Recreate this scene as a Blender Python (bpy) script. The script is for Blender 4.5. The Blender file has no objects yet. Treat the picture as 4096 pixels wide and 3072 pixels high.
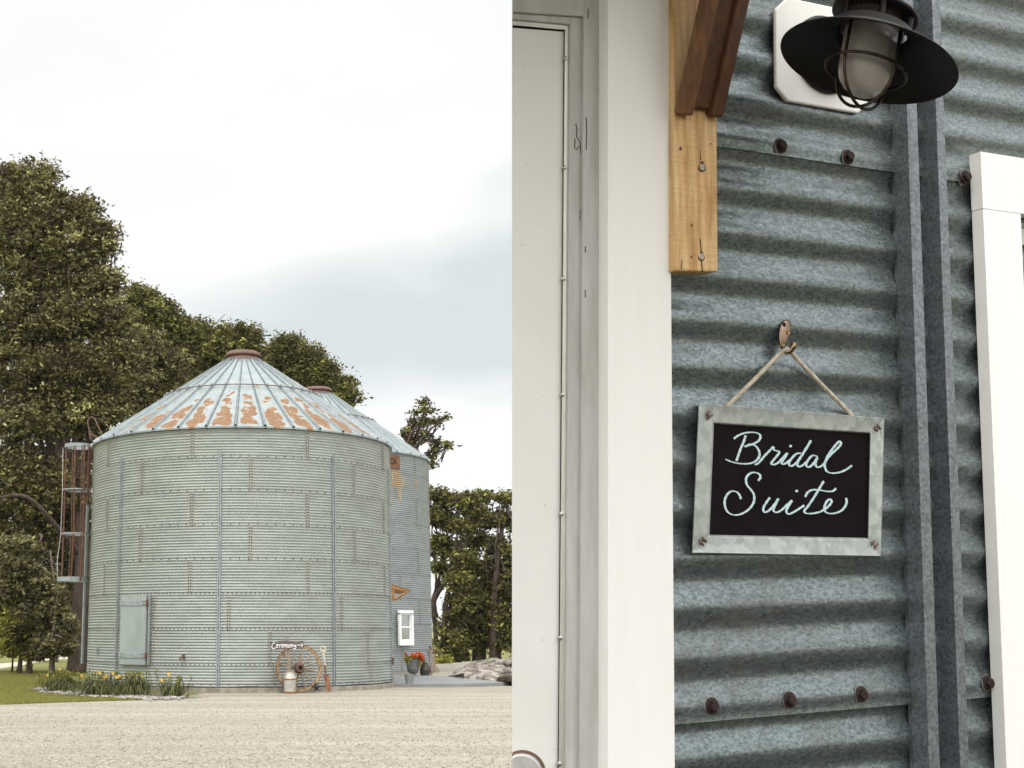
import bpy, math, random
import numpy as np
from mathutils import Vector
random.seed(7); rng = np.random.default_rng(11)
PI = math.pi
# ------------------------------------------------------------------ camera
sc = bpy.context.scene
F_, CX, CY = 5000.0, 1171.0, 1536.0              # focal length and principal point in pixels of the 4096 x 3072 photograph
PITCH = math.atan(989.0 / F_)
CAM = np.array([0, 0, 1.6])
cd = bpy.data.cameras.new("Camera"); cam = bpy.data.objects.new("Camera", cd); sc.collection.objects.link(cam)
cd.sensor_width = 36; cd.lens = F_ / 4096 * 36; cd.shift_x = (2048 - CX) / 4096
cd.clip_start = 0.05; cd.clip_end = 9000
cam.location = CAM; cam.rotation_euler = (PI / 2 + PITCH, 0, 0); sc.camera = cam
# ------------------------------------------------------------------ world and sun
SUN_EL, SUN_AZ = math.radians(58), math.radians(205)   # azimuth clockwise from +Y: high, behind the camera
w = bpy.data.worlds.new("World"); sc.world = w; w.use_nodes = True
nt = w.node_tree; nt.nodes.clear()
def N_(t, ty, **kw):
    n = t.nodes.new(ty)
    for k, v in kw.items(): setattr(n, k, v)
    return n
out = N_(nt, 'ShaderNodeOutputWorld'); bg = N_(nt, 'ShaderNodeBackground'); bg.inputs[1].default_value = 0.1
sky = N_(nt, 'ShaderNodeTexSky', sky_type='NISHITA'); sky.sun_disc = False
sky.sun_elevation = SUN_EL; sky.sun_rotation = SUN_AZ
tc = N_(nt, 'ShaderNodeTexCoord'); mp = N_(nt, 'ShaderNodeMapping')
mp.inputs['Scale'].default_value = (1.0, 1.0, 2.6)
nz = N_(nt, 'ShaderNodeTexNoise'); nz.inputs['Scale'].default_value = 4.2; nz.inputs['Detail'].default_value = 5; nz.inputs['Roughness'].default_value = .55
L = nt.links.new
def wm(op, a, b=0.):
    n = N_(nt, 'ShaderNodeMath', operation=op)
    for i, v in ((0, a), (1, b)):
        if isinstance(v, (int, float)): n.inputs[i].default_value = v
        else: L(v, n.inputs[i])
    return n.outputs[0]
L(tc.outputs['Generated'], mp.inputs[0]); L(mp.outputs[0], nz.inputs['Vector'])
sep = N_(nt, 'ShaderNodeSeparateXYZ'); L(tc.outputs['Generated'], sep.inputs[0])
su = wm('DIVIDE', sep.outputs[0], wm('MAXIMUM', sep.outputs[1], .05)); sv = wm('DIVIDE', sep.outputs[2], wm('MAXIMUM', sep.outputs[1], .05))
def bank(u0, v0, ru, rv, slope):        # one soft grey cloud bank
    du = wm('DIVIDE', wm('SUBTRACT', su, u0), ru); dv = wm('DIVIDE', wm('SUBTRACT', wm('SUBTRACT', sv, v0), wm('MULTIPLY', wm('SUBTRACT', su, u0), slope)), rv)
    return wm('MAXIMUM', wm('SUBTRACT', 1., wm('ADD', wm('MULTIPLY', du, du), wm('MULTIPLY', dv, dv))), 0.)
g = wm('ADD', wm('ADD', bank(.09, .255, .24, .075, .16), wm('MULTIPLY', bank(.20, .335, .09, .075, .4), .5)), wm('MULTIPLY', bank(.23, .225, .14, .05, .1), .55))
g = wm('MULTIPLY', g, wm('ADD', .35, wm('MULTIPLY', nz.outputs[0], 1.3)))
g = wm('ADD', g, wm('MULTIPLY', wm('SUBTRACT', nz.outputs[0], .42), .75))
rp = N_(nt, 'ShaderNodeValToRGB'); L(g, rp.inputs[0]); e = rp.color_ramp.elements
e[0].position = .0; e[0].color = (9.5, 9.4, 9.25, 1); e[1].position = 1.; e[1].color = (6.5, 6.95, 6.8, 1)
e2 = e.new(.35); e2.color = (8.2, 8.35, 8.25, 1)
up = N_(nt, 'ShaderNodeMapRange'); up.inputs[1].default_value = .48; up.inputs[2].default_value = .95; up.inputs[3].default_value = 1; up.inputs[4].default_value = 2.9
bk = N_(nt, 'ShaderNodeMapRange'); bk.inputs[1].default_value = .1; bk.inputs[2].default_value = -.8; bk.inputs[3].default_value = 1; bk.inputs[4].default_value = 1.92; L(sep.outputs[1], bk.inputs[0])   # unseen cloud behind the camera, on the sun's side, brightened to light the walls
sc_ = N_(nt, 'ShaderNodeVectorMath', operation='SCALE')
mx = N_(nt, 'ShaderNodeMix', data_type='RGBA'); mx.inputs[0].default_value = .9
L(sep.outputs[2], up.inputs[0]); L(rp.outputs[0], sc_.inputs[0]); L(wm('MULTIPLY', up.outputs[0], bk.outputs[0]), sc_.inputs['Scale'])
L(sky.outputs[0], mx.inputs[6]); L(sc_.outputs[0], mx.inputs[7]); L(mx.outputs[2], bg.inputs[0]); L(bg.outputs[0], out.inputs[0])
sd = bpy.data.lights.new("Sun", 'SUN'); sun = bpy.data.objects.new("Sun", sd); sc.collection.objects.link(sun)
sd.energy = .9; sd.angle = math.radians(14); sd.color = (1, .95, .87)
sdir = Vector((math.sin(SUN_AZ) * math.cos(SUN_EL), math.cos(SUN_AZ) * math.cos(SUN_EL), math.sin(SUN_EL)))
sun.rotation_euler = sdir.to_track_quat('Z', 'Y').to_euler()
vs = sc.view_settings; vs.view_transform = 'Standard'; vs.look = 'None'; vs.gamma = 1; vs.exposure = 0.25
sc.cycles.max_bounces = 6; sc.cycles.diffuse_bounces = 3; sc.cycles.transparent_max_bounces = 8

# ------------------------------------------------------------------ geometry helpers
Rv = np.array([1., 0, 0]); Fv = np.array([0, math.cos(PITCH), math.sin(PITCH)]); Uv = np.array([0, -math.sin(PITCH), math.cos(PITCH)])
def ray(x, y): return Fv + (x - CX) / F_ * Rv - (y - CY) / F_ * Uv
def proj(P):
    d = np.asarray(P) - CAM; z = d @ Fv
    return np.array([CX + F_ * (d @ Rv) / z, CY - F_ * (d @ Uv) / z])
def at(x, y, Y): r = ray(x, y); return CAM + r * (Y / r[1])
def gp(x, y, z=0.0): r = ray(x, y); return CAM + r * ((z - 1.6) / r[2])
def bis(fn, a, b, n=50):
    fa = fn(a)
    for _ in range(n):
        m = (a + b) / 2; fm = fn(m)
        if (fm > 0) == (fa > 0): a, fa = m, fm
        else: b = m
    return (a + b) / 2
def nrm(v): v = np.asarray(v, float); return v / np.linalg.norm(v)

class MB:
    def __init__(s): s.v = []; s.f = []; s.n = 0; s.uv = None
    def add(s, v, f):
        v = np.asarray(v, float).reshape(-1, 3)
        s.v.append(v); s.f += [tuple(int(i) + s.n for i in q) for q in f]; s.n += len(v); return s
    def box(s, c, size, R=None):
        c = np.asarray(c, float); h = np.asarray(size, float) / 2
        P = np.array([[x, y, z] for x in (-1, 1) for y in (-1, 1) for z in (-1, 1)]) * h
        if R is not None: P = P @ np.asarray(R)           # rows of R: the box's x, y, z axes
        return s.add(P + c, [(0, 1, 3, 2), (4, 6, 7, 5), (0, 4, 5, 1), (2, 3, 7, 6), (0, 2, 6, 4), (1, 5, 7, 3)])
    def prism(s, front, off):
        P = np.asarray(front, float); n = len(P); off = np.asarray(off, float)
        Q = P + off
        f = [tuple(range(n)), tuple(range(2 * n - 1, n - 1, -1))] + [(i, n + i, n + (i + 1) % n, (i + 1) % n) for i in range(n)]
        return s.add(np.vstack([P, Q]), f)
    def tube(s, pts, r, k=8, cap=True, closed=False, up=None):
        P = np.asarray(pts, float); n = len(P); r = np.broadcast_to(np.asarray(r, float), (n,))
        T = np.zeros_like(P)
        for i in range(n):
            a = P[(i - 1) % n] if (closed or i > 0) else P[i]; b = P[(i + 1) % n] if (closed or i < n - 1) else P[i]
            T[i] = nrm(b - a)
        ref = np.array(up if up is not None else ([0, 0, 1.] if abs(T[0][2]) < .9 else [1., 0, 0]))
        A = nrm(np.cross(T[0], ref)); V = []
        for i in range(n):
            A = nrm(A - T[i] * (A @ T[i])); B = np.cross(T[i], A)
            for j in range(k):
                t = 2 * PI * j / k; V.append(P[i] + r[i] * (math.cos(t) * A + math.sin(t) * B))
        f = []
        for i in range(n if closed else n - 1):
            for j in range(k):
                a, b = i * k + j, i * k + (j + 1) % k; c, d = ((i + 1) % n) * k + (j + 1) % k, ((i + 1) % n) * k + j
                f.append((a, b, c, d))
        if cap and not closed: f += [tuple(range(k - 1, -1, -1)), tuple(range((n - 1) * k, n * k))]
        return s.add(V, f)
    def lathe(s, prof, c, axis=(0, 0, 1), k=32, a=None, closed=False):
        """prof: (r, h) pairs; circles lie across `axis`; heights run along `a` (default the axis)"""
        c = np.asarray(c, float); n = nrm(axis); a = n if a is None else np.asarray(a, float)
        X = nrm(np.cross(n, [0, 0, 1.] if abs(n[2]) < .9 else [0, 1., 0])); Y = np.cross(n, X); V = []
        for r, h in prof:
            for j in range(k):
                t = 2 * PI * j / k; V.append(c + a * h + r * (math.cos(t) * X + math.sin(t) * Y))
        m = len(prof)
        f = [(i * k + j, i * k + (j + 1) % k, (i + 1) * k + (j + 1) % k, (i + 1) * k + j) for i in range(m - 1) for j in range(k)]
        if prof[0][0] > 1e-6 and not closed: f.append(tuple(range(k - 1, -1, -1)))
        if prof[-1][0] > 1e-6 and not closed: f.append(tuple(range((m - 1) * k, m * k)))
        if closed: f += [((m - 1) * k + j, (m - 1) * k + (j + 1) % k, (j + 1) % k, j) for j in range(k)]
        return s.add(V, f)
    def build(s, name, mat, parent=None, smooth=False, bevel=0, flat=40):
        V = np.vstack(s.v); me = bpy.data.meshes.new(name); me.from_pydata(V.tolist(), [], s.f); me.update()
        me.materials.append(mat)
        if s.uv is not None:
            l = me.uv_layers.new(name='UVMap'); l.data.foreach_set('uv', np.asarray(s.uv, 'f').ravel())
        if smooth:
            me.polygons.foreach_set('use_smooth', [True] * len(me.polygons)); me.update()
            if flat:
                try: me.set_sharp_from_angle(angle=math.radians(flat))
                except Exception: pass
        o = bpy.data.objects.new(name, me); sc.collection.objects.link(o)
        if parent is not None: o.parent = parent; o.matrix_parent_inverse = parent.matrix_world.inverted()
        if bevel:
            b = o.modifiers.new('b', 'BEVEL'); b.width = bevel; b.segments = 2; b.limit_method = 'ANGLE'
        return o
def tag(o, label, cat, group=None, kind=None):
    if label: o['label'] = label
    if cat: o['category'] = cat
    if group: o['group'] = group
    if kind: o['kind'] = kind
    return o
def thing(name, loc, label, cat, group=None):
    o = bpy.data.objects.new(name, None); sc.collection.objects.link(o); o.location = Vector([float(x) for x in loc]); o.empty_display_size = .2
    bpy.context.view_layer.update()
    return tag(o, label, cat, group)
def structure(o): o['kind'] = 'structure'; return o
def fastmesh(name, V, nper, mat, attr=None, parent=None, smooth=False):
    """V: (n*nper,3) vertices of n separate nper-gons; attr: one value per polygon"""
    V = np.asarray(V, 'f'); n = len(V) // nper
    me = bpy.data.meshes.new(name); me.vertices.add(len(V)); me.vertices.foreach_set('co', V.ravel())
    me.loops.add(len(V)); me.loops.foreach_set('vertex_index', np.arange(len(V), dtype='i'))
    me.polygons.add(n); me.polygons.foreach_set('loop_start', np.arange(0, len(V), nper, dtype='i'))
    try: me.polygons.foreach_set('loop_total', np.full(n, nper, dtype='i'))
    except Exception: pass
    me.update(calc_edges=True); me.materials.append(mat)
    if attr is not None:
        a = me.attributes.new('tint', 'FLOAT', 'FACE'); a.data.foreach_set('value', np.asarray(attr, 'f'))
    o = bpy.data.objects.new(name, me); sc.collection.objects.link(o)
    if parent is not None: o.parent = parent; o.matrix_parent_inverse = parent.matrix_world.inverted()
    return o

# ------------------------------------------------------------------ materials
def new_mat(name):
    m = bpy.data.materials.new(name); m.use_nodes = True; t = m.node_tree
    return m, t, t.nodes['Principled BSDF']
def ramp(t, src, stops, interp='LINEAR'):
    r = N_(t, 'ShaderNodeValToRGB'); r.color_ramp.interpolation = interp
    while len(r.color_ramp.elements) < len(stops): r.color_ramp.elements.new(.5)
    for e, (p, c) in zip(r.color_ramp.elements, stops): e.position = p; e.color = (*c, 1) if len(c) == 3 else c
    t.links.new(src, r.inputs[0]); return r.outputs[0]
def coords(t, scale=(1, 1, 1), kind='Object', rot=(0, 0, 0)):
    c = N_(t, 'ShaderNodeTexCoord'); m = N_(t, 'ShaderNodeMapping'); m.inputs['Scale'].default_value = scale; m.inputs['Rotation'].default_value = rot
    t.links.new(c.outputs[kind], m.inputs[0]); return m.outputs[0]
def noise(t, vec, scale, detail=4, rough=.55, dist=0):
    n = N_(t, 'ShaderNodeTexNoise'); n.inputs['Scale'].default_value = scale; n.inputs['Detail'].default_value = detail
    n.inputs['Roughness'].default_value = rough; n.inputs['Distortion'].default_value = dist
    t.links.new(vec, n.inputs['Vector']); return n.outputs[0]
def voro(t, vec, scale, out='Color', feature='F1'):
    n = N_(t, 'ShaderNodeTexVoronoi'); n.feature = feature; n.inputs['Scale'].default_value = scale
    t.links.new(vec, n.inputs['Vector']); return n.outputs[out]
def mixc(t, fac, a, b, mode='MIX'):
    n = N_(t, 'ShaderNodeMix', data_type='RGBA'); n.blend_type = mode
    for i, v in ((0, fac), (6, a), (7, b)):
        if isinstance(v, (int, float)): n.inputs[i].default_value = v
        elif isinstance(v, tuple): n.inputs[i].default_value = (*v, 1)
        else: t.links.new(v, n.inputs[i])
    return n.outputs[2]
def math_(t, op, a, b=0.):
    n = N_(t, 'ShaderNodeMath', operation=op)
    for i, v in ((0, a), (1, b)):
        if isinstance(v, (int, float)): n.inputs[i].default_value = v
        else: t.links.new(v, n.inputs[i])
    return n.outputs[0]
def bump(t, b, h, strength=.3, dist=.01):
    n = N_(t, 'ShaderNodeBump'); n.inputs['Strength'].default_value = strength; n.inputs['Distance'].default_value = dist
    t.links.new(h, n.inputs['Height']); t.links.new(n.outputs[0], b.inputs['Normal'])
def simple(name, c1, c2=None, scale=8, rough=.6, metal=0., bs=0., bscale=None, bd=.01, stretch=(1, 1, 1), lo=.35, hi=.65):
    m, t, b = new_mat(name); v = coords(t, stretch); n = noise(t, v, scale, 6, .6)
    if c2 is None: c2 = tuple(x * .75 for x in c1)
    t.links.new(ramp(t, n, [(lo, c2), (hi, c1)]), b.inputs['Base Color'])
    b.inputs['Roughness'].default_value = rough; b.inputs['Metallic'].default_value = metal
    if bs: bump(t, b, noise(t, v, bscale or scale * 3, 5), bs, bd)
    return m
def galv(name, cell, lo, hi, metal=.5, rough=.45, stain=(.16, .12, .09), stainscale=3., stainamt=.5, fine=1., bumps=.08, stretch=(1, 1, 1)):
    """galvanised steel: spangle cells, finer mottling and brownish weathering"""
    m, t, b = new_mat(name); v = coords(t, stretch)
    n0 = noise(t, v, cell * .8, 4, .6)
    vv = N_(t, 'ShaderNodeVectorMath', operation='ADD'); sc2 = N_(t, 'ShaderNodeVectorMath', operation='SCALE'); sc2.inputs['Scale'].default_value = .9 / cell
    nn = N_(t, 'ShaderNodeTexNoise'); nn.inputs['Scale'].default_value = cell * 1.3; nn.inputs['Detail'].default_value = 3; t.links.new(v, nn.inputs['Vector'])
    t.links.new(nn.outputs['Color'], sc2.inputs[0]); t.links.new(v, vv.inputs[0]); t.links.new(sc2.outputs[0], vv.inputs[1])
    c = voro(t, vv.outputs[0], cell); bw = N_(t, 'ShaderNodeSeparateColor'); t.links.new(c, bw.inputs[0])
    f = math_(t, 'ADD', math_(t, 'MULTIPLY', bw.outputs[0], .5), math_(t, 'MULTIPLY', noise(t, v, cell * 3.1 * fine, 5, .7), .5))
    col = ramp(t, f, [(.22, lo), (.5, tuple((a + c_) / 2 for a, c_ in zip(lo, hi))), (.8, hi)])
    st = ramp(t, noise(t, v, stainscale, 7, .65), [(.5, (0, 0, 0)), (.72, (1, 1, 1))])
    sx = math_(t, 'MULTIPLY', st, stainamt)
    t.links.new(mixc(t, sx, col, stain), b.inputs['Base Color'])
    t.links.new(math_(t, 'SUBTRACT', metal, math_(t, 'MULTIPLY', sx, metal)), b.inputs['Metallic'])
    t.links.new(ramp(t, bw.outputs[1], [(0, (rough - .1,) * 3), (1, (rough + .12,) * 3)]), b.inputs['Roughness'])
    if bumps: bump(t, b, f, bumps, .002)
    return m
M = {}
M['galv_far'] = simple('galv_far', (.335, .36, .335), (.27, .29, .27), 1.2, .5, .25, stretch=(1, 1, 2.5)); M['galv_far2'] = simple('galv_far2', (.325, .355, .36), (.265, .295, .30), 1.2, .5, .25, stretch=(1, 1, 2.5))
M['galv_near'] = galv('galv_near', 250, (.10, .12, .122), (.25, .295, .298), metal=.7, rough=.36, stainscale=6, stainamt=.5, stain=(.075, .06, .052), bumps=.05, stretch=(.8, .8, 1.3), fine=.8)
M['galv_post'] = galv('galv_post', 210, (.11, .12, .13), (.24, .265, .285), metal=.5, rough=.4, stainscale=14, stainamt=.4, stain=(.085, .08, .08), bumps=.1)
M['galv_frame'] = galv('galv_frame', 70, (.30, .33, .31), (.48, .51, .485), metal=.3, rough=.42, stainscale=30, stainamt=.12, stain=(.35, .34, .30), bumps=.1, fine=.6)
M['galv_strip'] = simple('galv_strip', (.33, .36, .36), (.24, .265, .27), 6, .45, .4)
M['galv_door'] = simple('galv_door', (.32, .36, .335), (.26, .30, .29), 2.5, .5, .2, stretch=(1, 1, .4))
M['lap'] = simple('lap', (.36, .37, .325), (.30, .305, .265), 9, .6, .1)
M['bolt'] = simple('bolt', (.05, .035, .03), (.02, .017, .015), 60, .6, .3)
M['rust'] = simple('rust', (.19, .085, .05), (.085, .04, .03), 14, .85, .1, .3, 60)
M['rust_or'] = simple('rust_or', (.25, .115, .05), (.14, .06, .03), 9, .85, 0, .3, 60, stretch=(1, 1, .5))
M['rust_dark'] = simple('rust_dark', (.20, .11, .08), (.085, .05, .04), 18, .75, .2, .2, 60)
M['concrete'] = simple('concrete', (.26, .24, .19), (.15, .125, .095), 5, .9, 0, .4, 40)
M['slab'] = simple('slab', (.22, .23, .22), (.18, .19, .185), 1.5, .85, 0, .2, 30)
M['white'] = simple('white', (.85, .86, .85), (.78, .785, .76), 14, .45, 0, .12, 90, .002, stretch=(6, 6, .35))
M['white_near'] = simple('white_near', (.88, .865, .83), (.855, .84, .80), 6, .5, 0, .12, 45, .001, stretch=(9, 9, .7), lo=.3, hi=.6)
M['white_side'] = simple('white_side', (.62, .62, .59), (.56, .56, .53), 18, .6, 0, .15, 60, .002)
M['black_metal'] = simple('black_metal', (.013, .010, .009), (.008, .006, .006), 20, .5, 0., .1, 120, .001); M['black_metal'].node_tree.nodes['Principled BSDF'].inputs['Specular IOR Level'].default_value = .35
M['wire'] = simple('wire', (.11, .08, .06), (.03, .022, .02), 90, .38, .8, .1, 300, .0005)
M['void'] = simple('void', (.012, .01, .01), (.008, .007, .007), 5, .9)
M['wood_grey'] = simple('wood_grey', (.34, .29, .22), (.17, .13, .095), 16, .85, 0, .4, 60, .005, stretch=(5, 5, 1))
M['wood_old'] = simple('wood_old', (.35, .245, .13), (.13, .075, .035), 9, .85, 0, .5, 50, .006)
M['wood_sign'] = simple('wood_sign', (.135, .115, .105), (.065, .055, .05), 7, .9, 0, .4, 40, .005, stretch=(.6, 3, 5))
M['hub'] = simple('hub', (.15, .075, .05), (.045, .025, .02), 14, .85, 0, .4, 60, .005)
M['paint'] = simple('paint', (.88, .87, .83), (.80, .79, .75), 30, .6)
M['rubber'] = simple('rubber', (.02, .02, .02), (.012, .012, .012), 5, .6)
M['bark'] = simple('bark', (.12, .085, .062), (.04, .028, .02), 3, .95, 0, .9, 9, .08, stretch=(3, 3, .6))
M['bark2'] = simple('bark2', (.17, .13, .10), (.075, .055, .04), 3, .95, 0, .8, 9, .05, stretch=(3, 3, .6))
M['dark_iron'] = simple('dark_iron', (.055, .05, .055), (.025, .022, .024), 20, .6, .5, .3, 80)
M['can_dark'] = simple('can_dark', (.085, .075, .06), (.045, .04, .035), 6, .6, .3, .2, 40)
M['planter'] = simple('planter', (.20, .20, .195), (.15, .15, .15), 5, .6, .3)
M['bucket'] = simple('bucket', (.30, .32, .31), (.20, .215, .21), 6, .5, .5, stretch=(4, 4, 1))
M['stone'] = simple('stone', (.58, .54, .47), (.40, .36, .31), 2.2, .9, 0, .4, 25, .02)
M['whitestone'] = simple('whitestone', (.66, .63, .56), (.45, .42, .37), 2.6, .9, 0, .3, 25, .02)
def two_sided(name, stops, trans=.3, rough=.6):
    m, t, b = new_mat(name)
    a = N_(t, 'ShaderNodeAttribute'); a.attribute_name = 'tint'
    col = ramp(t, a.outputs['Fac'], stops); t.links.new(col, b.inputs['Base Color']); b.inputs['Roughness'].default_value = rough
    b.inputs['Specular IOR Level'].default_value = .3
    tr = N_(t, 'ShaderNodeBsdfTranslucent'); t.links.new(col, tr.inputs[0]); ms = N_(t, 'ShaderNodeMixShader'); ms.inputs[0].default_value = trans
    t.links.new(b.outputs[0], ms.inputs[1]); t.links.new(tr.outputs[0], ms.inputs[2]); t.links.new(ms.outputs[0], t.nodes['Material Output'].inputs[0])
    return m
M['oak'] = two_sided('oak', [(0, (.045, .03, .014)), (.4, (.115, .094, .035)), (.7, (.26, .245, .085)), (1, (.56, .53, .25))], .2)
M['green'] = two_sided('green', [(0, (.045, .033, .012)), (.5, (.12, .112, .03)), (1, (.38, .38, .10))], .2)
M['bright'] = two_sided('bright', [(0, (.10, .09, .02)), (.5, (.22, .21, .04)), (1, (.45, .44, .09))])
M['feather'] = two_sided('feather', [(0, (.06, .05, .024)), (.5, (.16, .145, .062)), (1, (.36, .34, .15))])
M['lily'] = two_sided('lily', [(0, (.025, .03, .010)), (.5, (.085, .095, .032)), (1, (.28, .27, .11))])
M['grass'] = two_sided('grass', [(0, (.13, .13, .025)), (.5, (.24, .235, .055)), (1, (.38, .34, .11))])
M['petal'] = two_sided('petal', [(0, (.75, .30, .03)), (.5, (.85, .48, .06)), (1, (.85, .65, .16))], .2)
M['petal_red'] = two_sided('petal_red', [(0, (.45, .03, .015)), (.5, (.75, .09, .02)), (1, (.85, .22, .04))], .2)
# roof sheets with real rust patches laid out in roof-sheet coordinates (u across the panels, v up the slope)
def roof_mat(name, lo, hi, amount):
    m, t, b = new_mat(name); v = coords(t)
    col = ramp(t, noise(t, v, 3, 5), [(.3, lo), (.7, hi)])
    uv = N_(t, 'ShaderNodeUVMap'); sp = N_(t, 'ShaderNodeSeparateXYZ'); t.links.new(uv.outputs[0], sp.inputs[0])
    fr = math_(t, 'FRACT', sp.outputs[0]); cen = math_(t, 'ABSOLUTE', math_(t, 'SUBTRACT', fr, .5))
    cb = N_(t, 'ShaderNodeCombineXYZ'); t.links.new(math_(t, 'MULTIPLY', math_(t, 'FLOOR', sp.outputs[0]), 7.31), cb.inputs[2]); t.links.new(math_(t, 'MULTIPLY', sp.outputs[0], 1.15), cb.inputs[0]); t.links.new(math_(t, 'MULTIPLY', sp.outputs[1], 9.5), cb.inputs[1])
    n1 = noise(t, cb.outputs[0], 1.45, 6, .62)
    # thins out up the slope, toward the seams and away from the weather side
    pen = math_(t, 'ADD', math_(t, 'MULTIPLY', math_(t, 'POWER', math_(t, 'MULTIPLY', cen, 2.3), 4.), .42), math_(t, 'MULTIPLY', math_(t, 'POWER', sp.outputs[1], 1.6), .62))
    pen = math_(t, 'ADD', pen, math_(t, 'MULTIPLY', math_(t, 'MAXIMUM', math_(t, 'SUBTRACT', .05, sp.outputs[1]), 0.), 3.))
    win = math_(t, 'ABSOLUTE', math_(t, 'SUBTRACT', sp.outputs[0], .9))
    pen = math_(t, 'ADD', pen, math_(t, 'MULTIPLY', math_(t, 'POWER', math_(t, 'DIVIDE', win, 8.2), 3.), .30))
    s = math_(t, 'SUBTRACT', math_(t, 'ADD', n1, amount), pen)
    mask = ramp(t, s, [(.50, (0, 0, 0)), (.515, (1, 1, 1))]); halo = ramp(t, s, [(.485, (0, 0, 0)), (.502, (1, 1, 1))])
    rustc = ramp(t, noise(t, v, 9, 6), [(.3, (.15, .08, .04)), (.7, (.25, .145, .075))])
    c1 = mixc(t, math_(t, 'MULTIPLY', halo, .75), col, (.40, .25, .12)); c2 = mixc(t, mask, c1, rustc)
    t.links.new(c2, b.inputs['Base Color'])
    t.links.new(ramp(t, mask, [(0, (.42,) * 3), (1, (.85,) * 3)]), b.inputs['Roughness'])
    t.links.new(ramp(t, mask, [(0, (.3,) * 3), (1, (0,) * 3)]), b.inputs['Metallic'])
    return m
M['roof1'] = roof_mat('roof1', (.20, .235, .24), (.275, .32, .322), .13)
M['roof2'] = roof_mat('roof2', (.19, .225, .235), (.25, .295, .30), -.6)
# gravel
def gravel_mat():
    m, t, b = new_mat('gravel'); v = coords(t)
    big = noise(t, coords(t, (.12, .5, 1)), 1.0, 4)
    base = ramp(t, big, [(.3, (.22, .20, .152)), (.7, (.30, .28, .222))])
    tr = noise(t, coords(t, (.05, .8, 1), rot=(0, 0, .12)), 1.3, 3, .5); base = mixc(t, math_(t, 'MULTIPLY', ramp(t, tr, [(.5, (0, 0, 0)), (.6, (1, 1, 1))]), .6), base, (.37, .35, .30))
    n1 = noise(t, v, 30, 5, .75); n2 = noise(t, v, 3.0, 4, .6); vc = voro(t, v, 55); bw = N_(t, 'ShaderNodeSeparateColor'); t.links.new(vc, bw.inputs[0])
    c = mixc(t, ramp(t, n1, [(.36, (1, 1, 1)), (.47, (0, 0, 0))]), base, (.16, .13, .095))
    c = mixc(t, math_(t, 'MULTIPLY', ramp(t, bw.outputs[0], [(.6, (0, 0, 0)), (.95, (1, 1, 1))]), .5), c, (.54, .50, .43))
    c = mixc(t, math_(t, 'MULTIPLY', ramp(t, bw.outputs[1], [(.82, (0, 0, 0)), (.95, (1, 1, 1))]), .6), c, (.33, .26, .19))
    c = mixc(t, math_(t, 'MULTIPLY', ramp(t, n2, [(.55, (0, 0, 0)), (.75, (1, 1, 1))]), .3), c, (.42, .35, .26))
    t.links.new(c, b.inputs['Base Color']); b.inputs['Roughness'].default_value = .95
    h = math_(t, 'ADD', n1, math_(t, 'MULTIPLY', voro(t, v, 38, 'Distance'), .8)); bump(t, b, h, .8, .02)
    return m
M['gravel'] = gravel_mat()
def lawn_mat():
    m, t, b = new_mat('lawn'); v = coords(t)
    c = ramp(t, noise(t, v, 1.2, 6, .7), [(.3, (.13, .13, .03)), (.55, (.20, .195, .045)), (.8, (.27, .235, .07))])
    c = mixc(t, math_(t, 'MULTIPLY', ramp(t, noise(t, v, 25, 4, .7), [(.4, (0, 0, 0)), (.65, (1, 1, 1))]), .5), c, (.09, .095, .02))
    t.links.new(c, b.inputs['Base Color']); b.inputs['Roughness'].default_value = .95; bump(t, b, noise(t, v, 30, 4), .8, .04)
    return m
M['lawn'] = lawn_mat()
def field_mat():
    m, t, b = new_mat('field'); v = coords(t, (.004, .02, 1))
    c = ramp(t, noise(t, v, 1.0, 3), [(.38, (.10, .13, .045)), (.5, (.20, .22, .09)), (.62, (.30, .29, .14))])
    t.links.new(c, b.inputs['Base Color']); b.inputs['Roughness'].default_value = 1
    return m
M['field'] = field_mat()
M['hill'] = simple('hill', (.05, .075, .03), (.025, .045, .02), .02, 1)
M['path'] = simple('path', (.52, .47, .38), (.42, .37, .29), 3, .95, 0, .3, 30)

# ------------------------------------------------------------------ ground, lawn, gravel, path, slab
def sheet(name, pts, mat, z=None, sub=0):
    V = np.array(pts, float)
    if V.shape[1] == 2: V = np.c_[V, np.full(len(V), z)]
    return structure(MB().add(V, [tuple(range(len(V)))]).build(name, mat))
R0 = 5200.
sheet('fields', [(R0 * math.cos(t), R0 * math.sin(t) + 600) for t in np.linspace(0, 2 * PI, 49)[:-1]], M['field'], -.03)
def G(px, py, z=0.): p = gp(px, py, z); return (p[0], p[1])
sheet('lawn', [(-30, 8), (40, 8), (60, 110), (-60, 110)], M['lawn'], -.012)
edge = [(0, 2820), (200, 2812), (400, 2806), (600, 2800), (700, 2791), (790, 2778)]
sheet('bounce_cut_ground', [(-9, -9), (9, -9), (12, 6), (7, 9.5), (-1, 9.8), (-9, 6)], simple('bounce_cut_dark', (.06, .045, .03), (.03, .022, .016), 20, .95, 0, .6, 60), .006)  # dark ground added out of view to cut bounce light under the corrugations
gpoly = [(-14, -11), (14, -11), (26, 20), (30, 66), G(1700, 2656), (-1.57, 44)] + [G(*e) for e in edge[::-1]] + [G(-300, 2834), (-14, 22)]
sheet('gravel', gpoly, M['gravel'], 0.0)
sheet('path', [G(*q) for q in [(-120, 2672), (0, 2654), (120, 2642), (200, 2628), (280, 2619), (360, 2612), (360, 2628), (280, 2635), (190, 2641), (90, 2661), (0, 2674), (-120, 2690)]], M['path'], .004 - .006)
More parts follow.
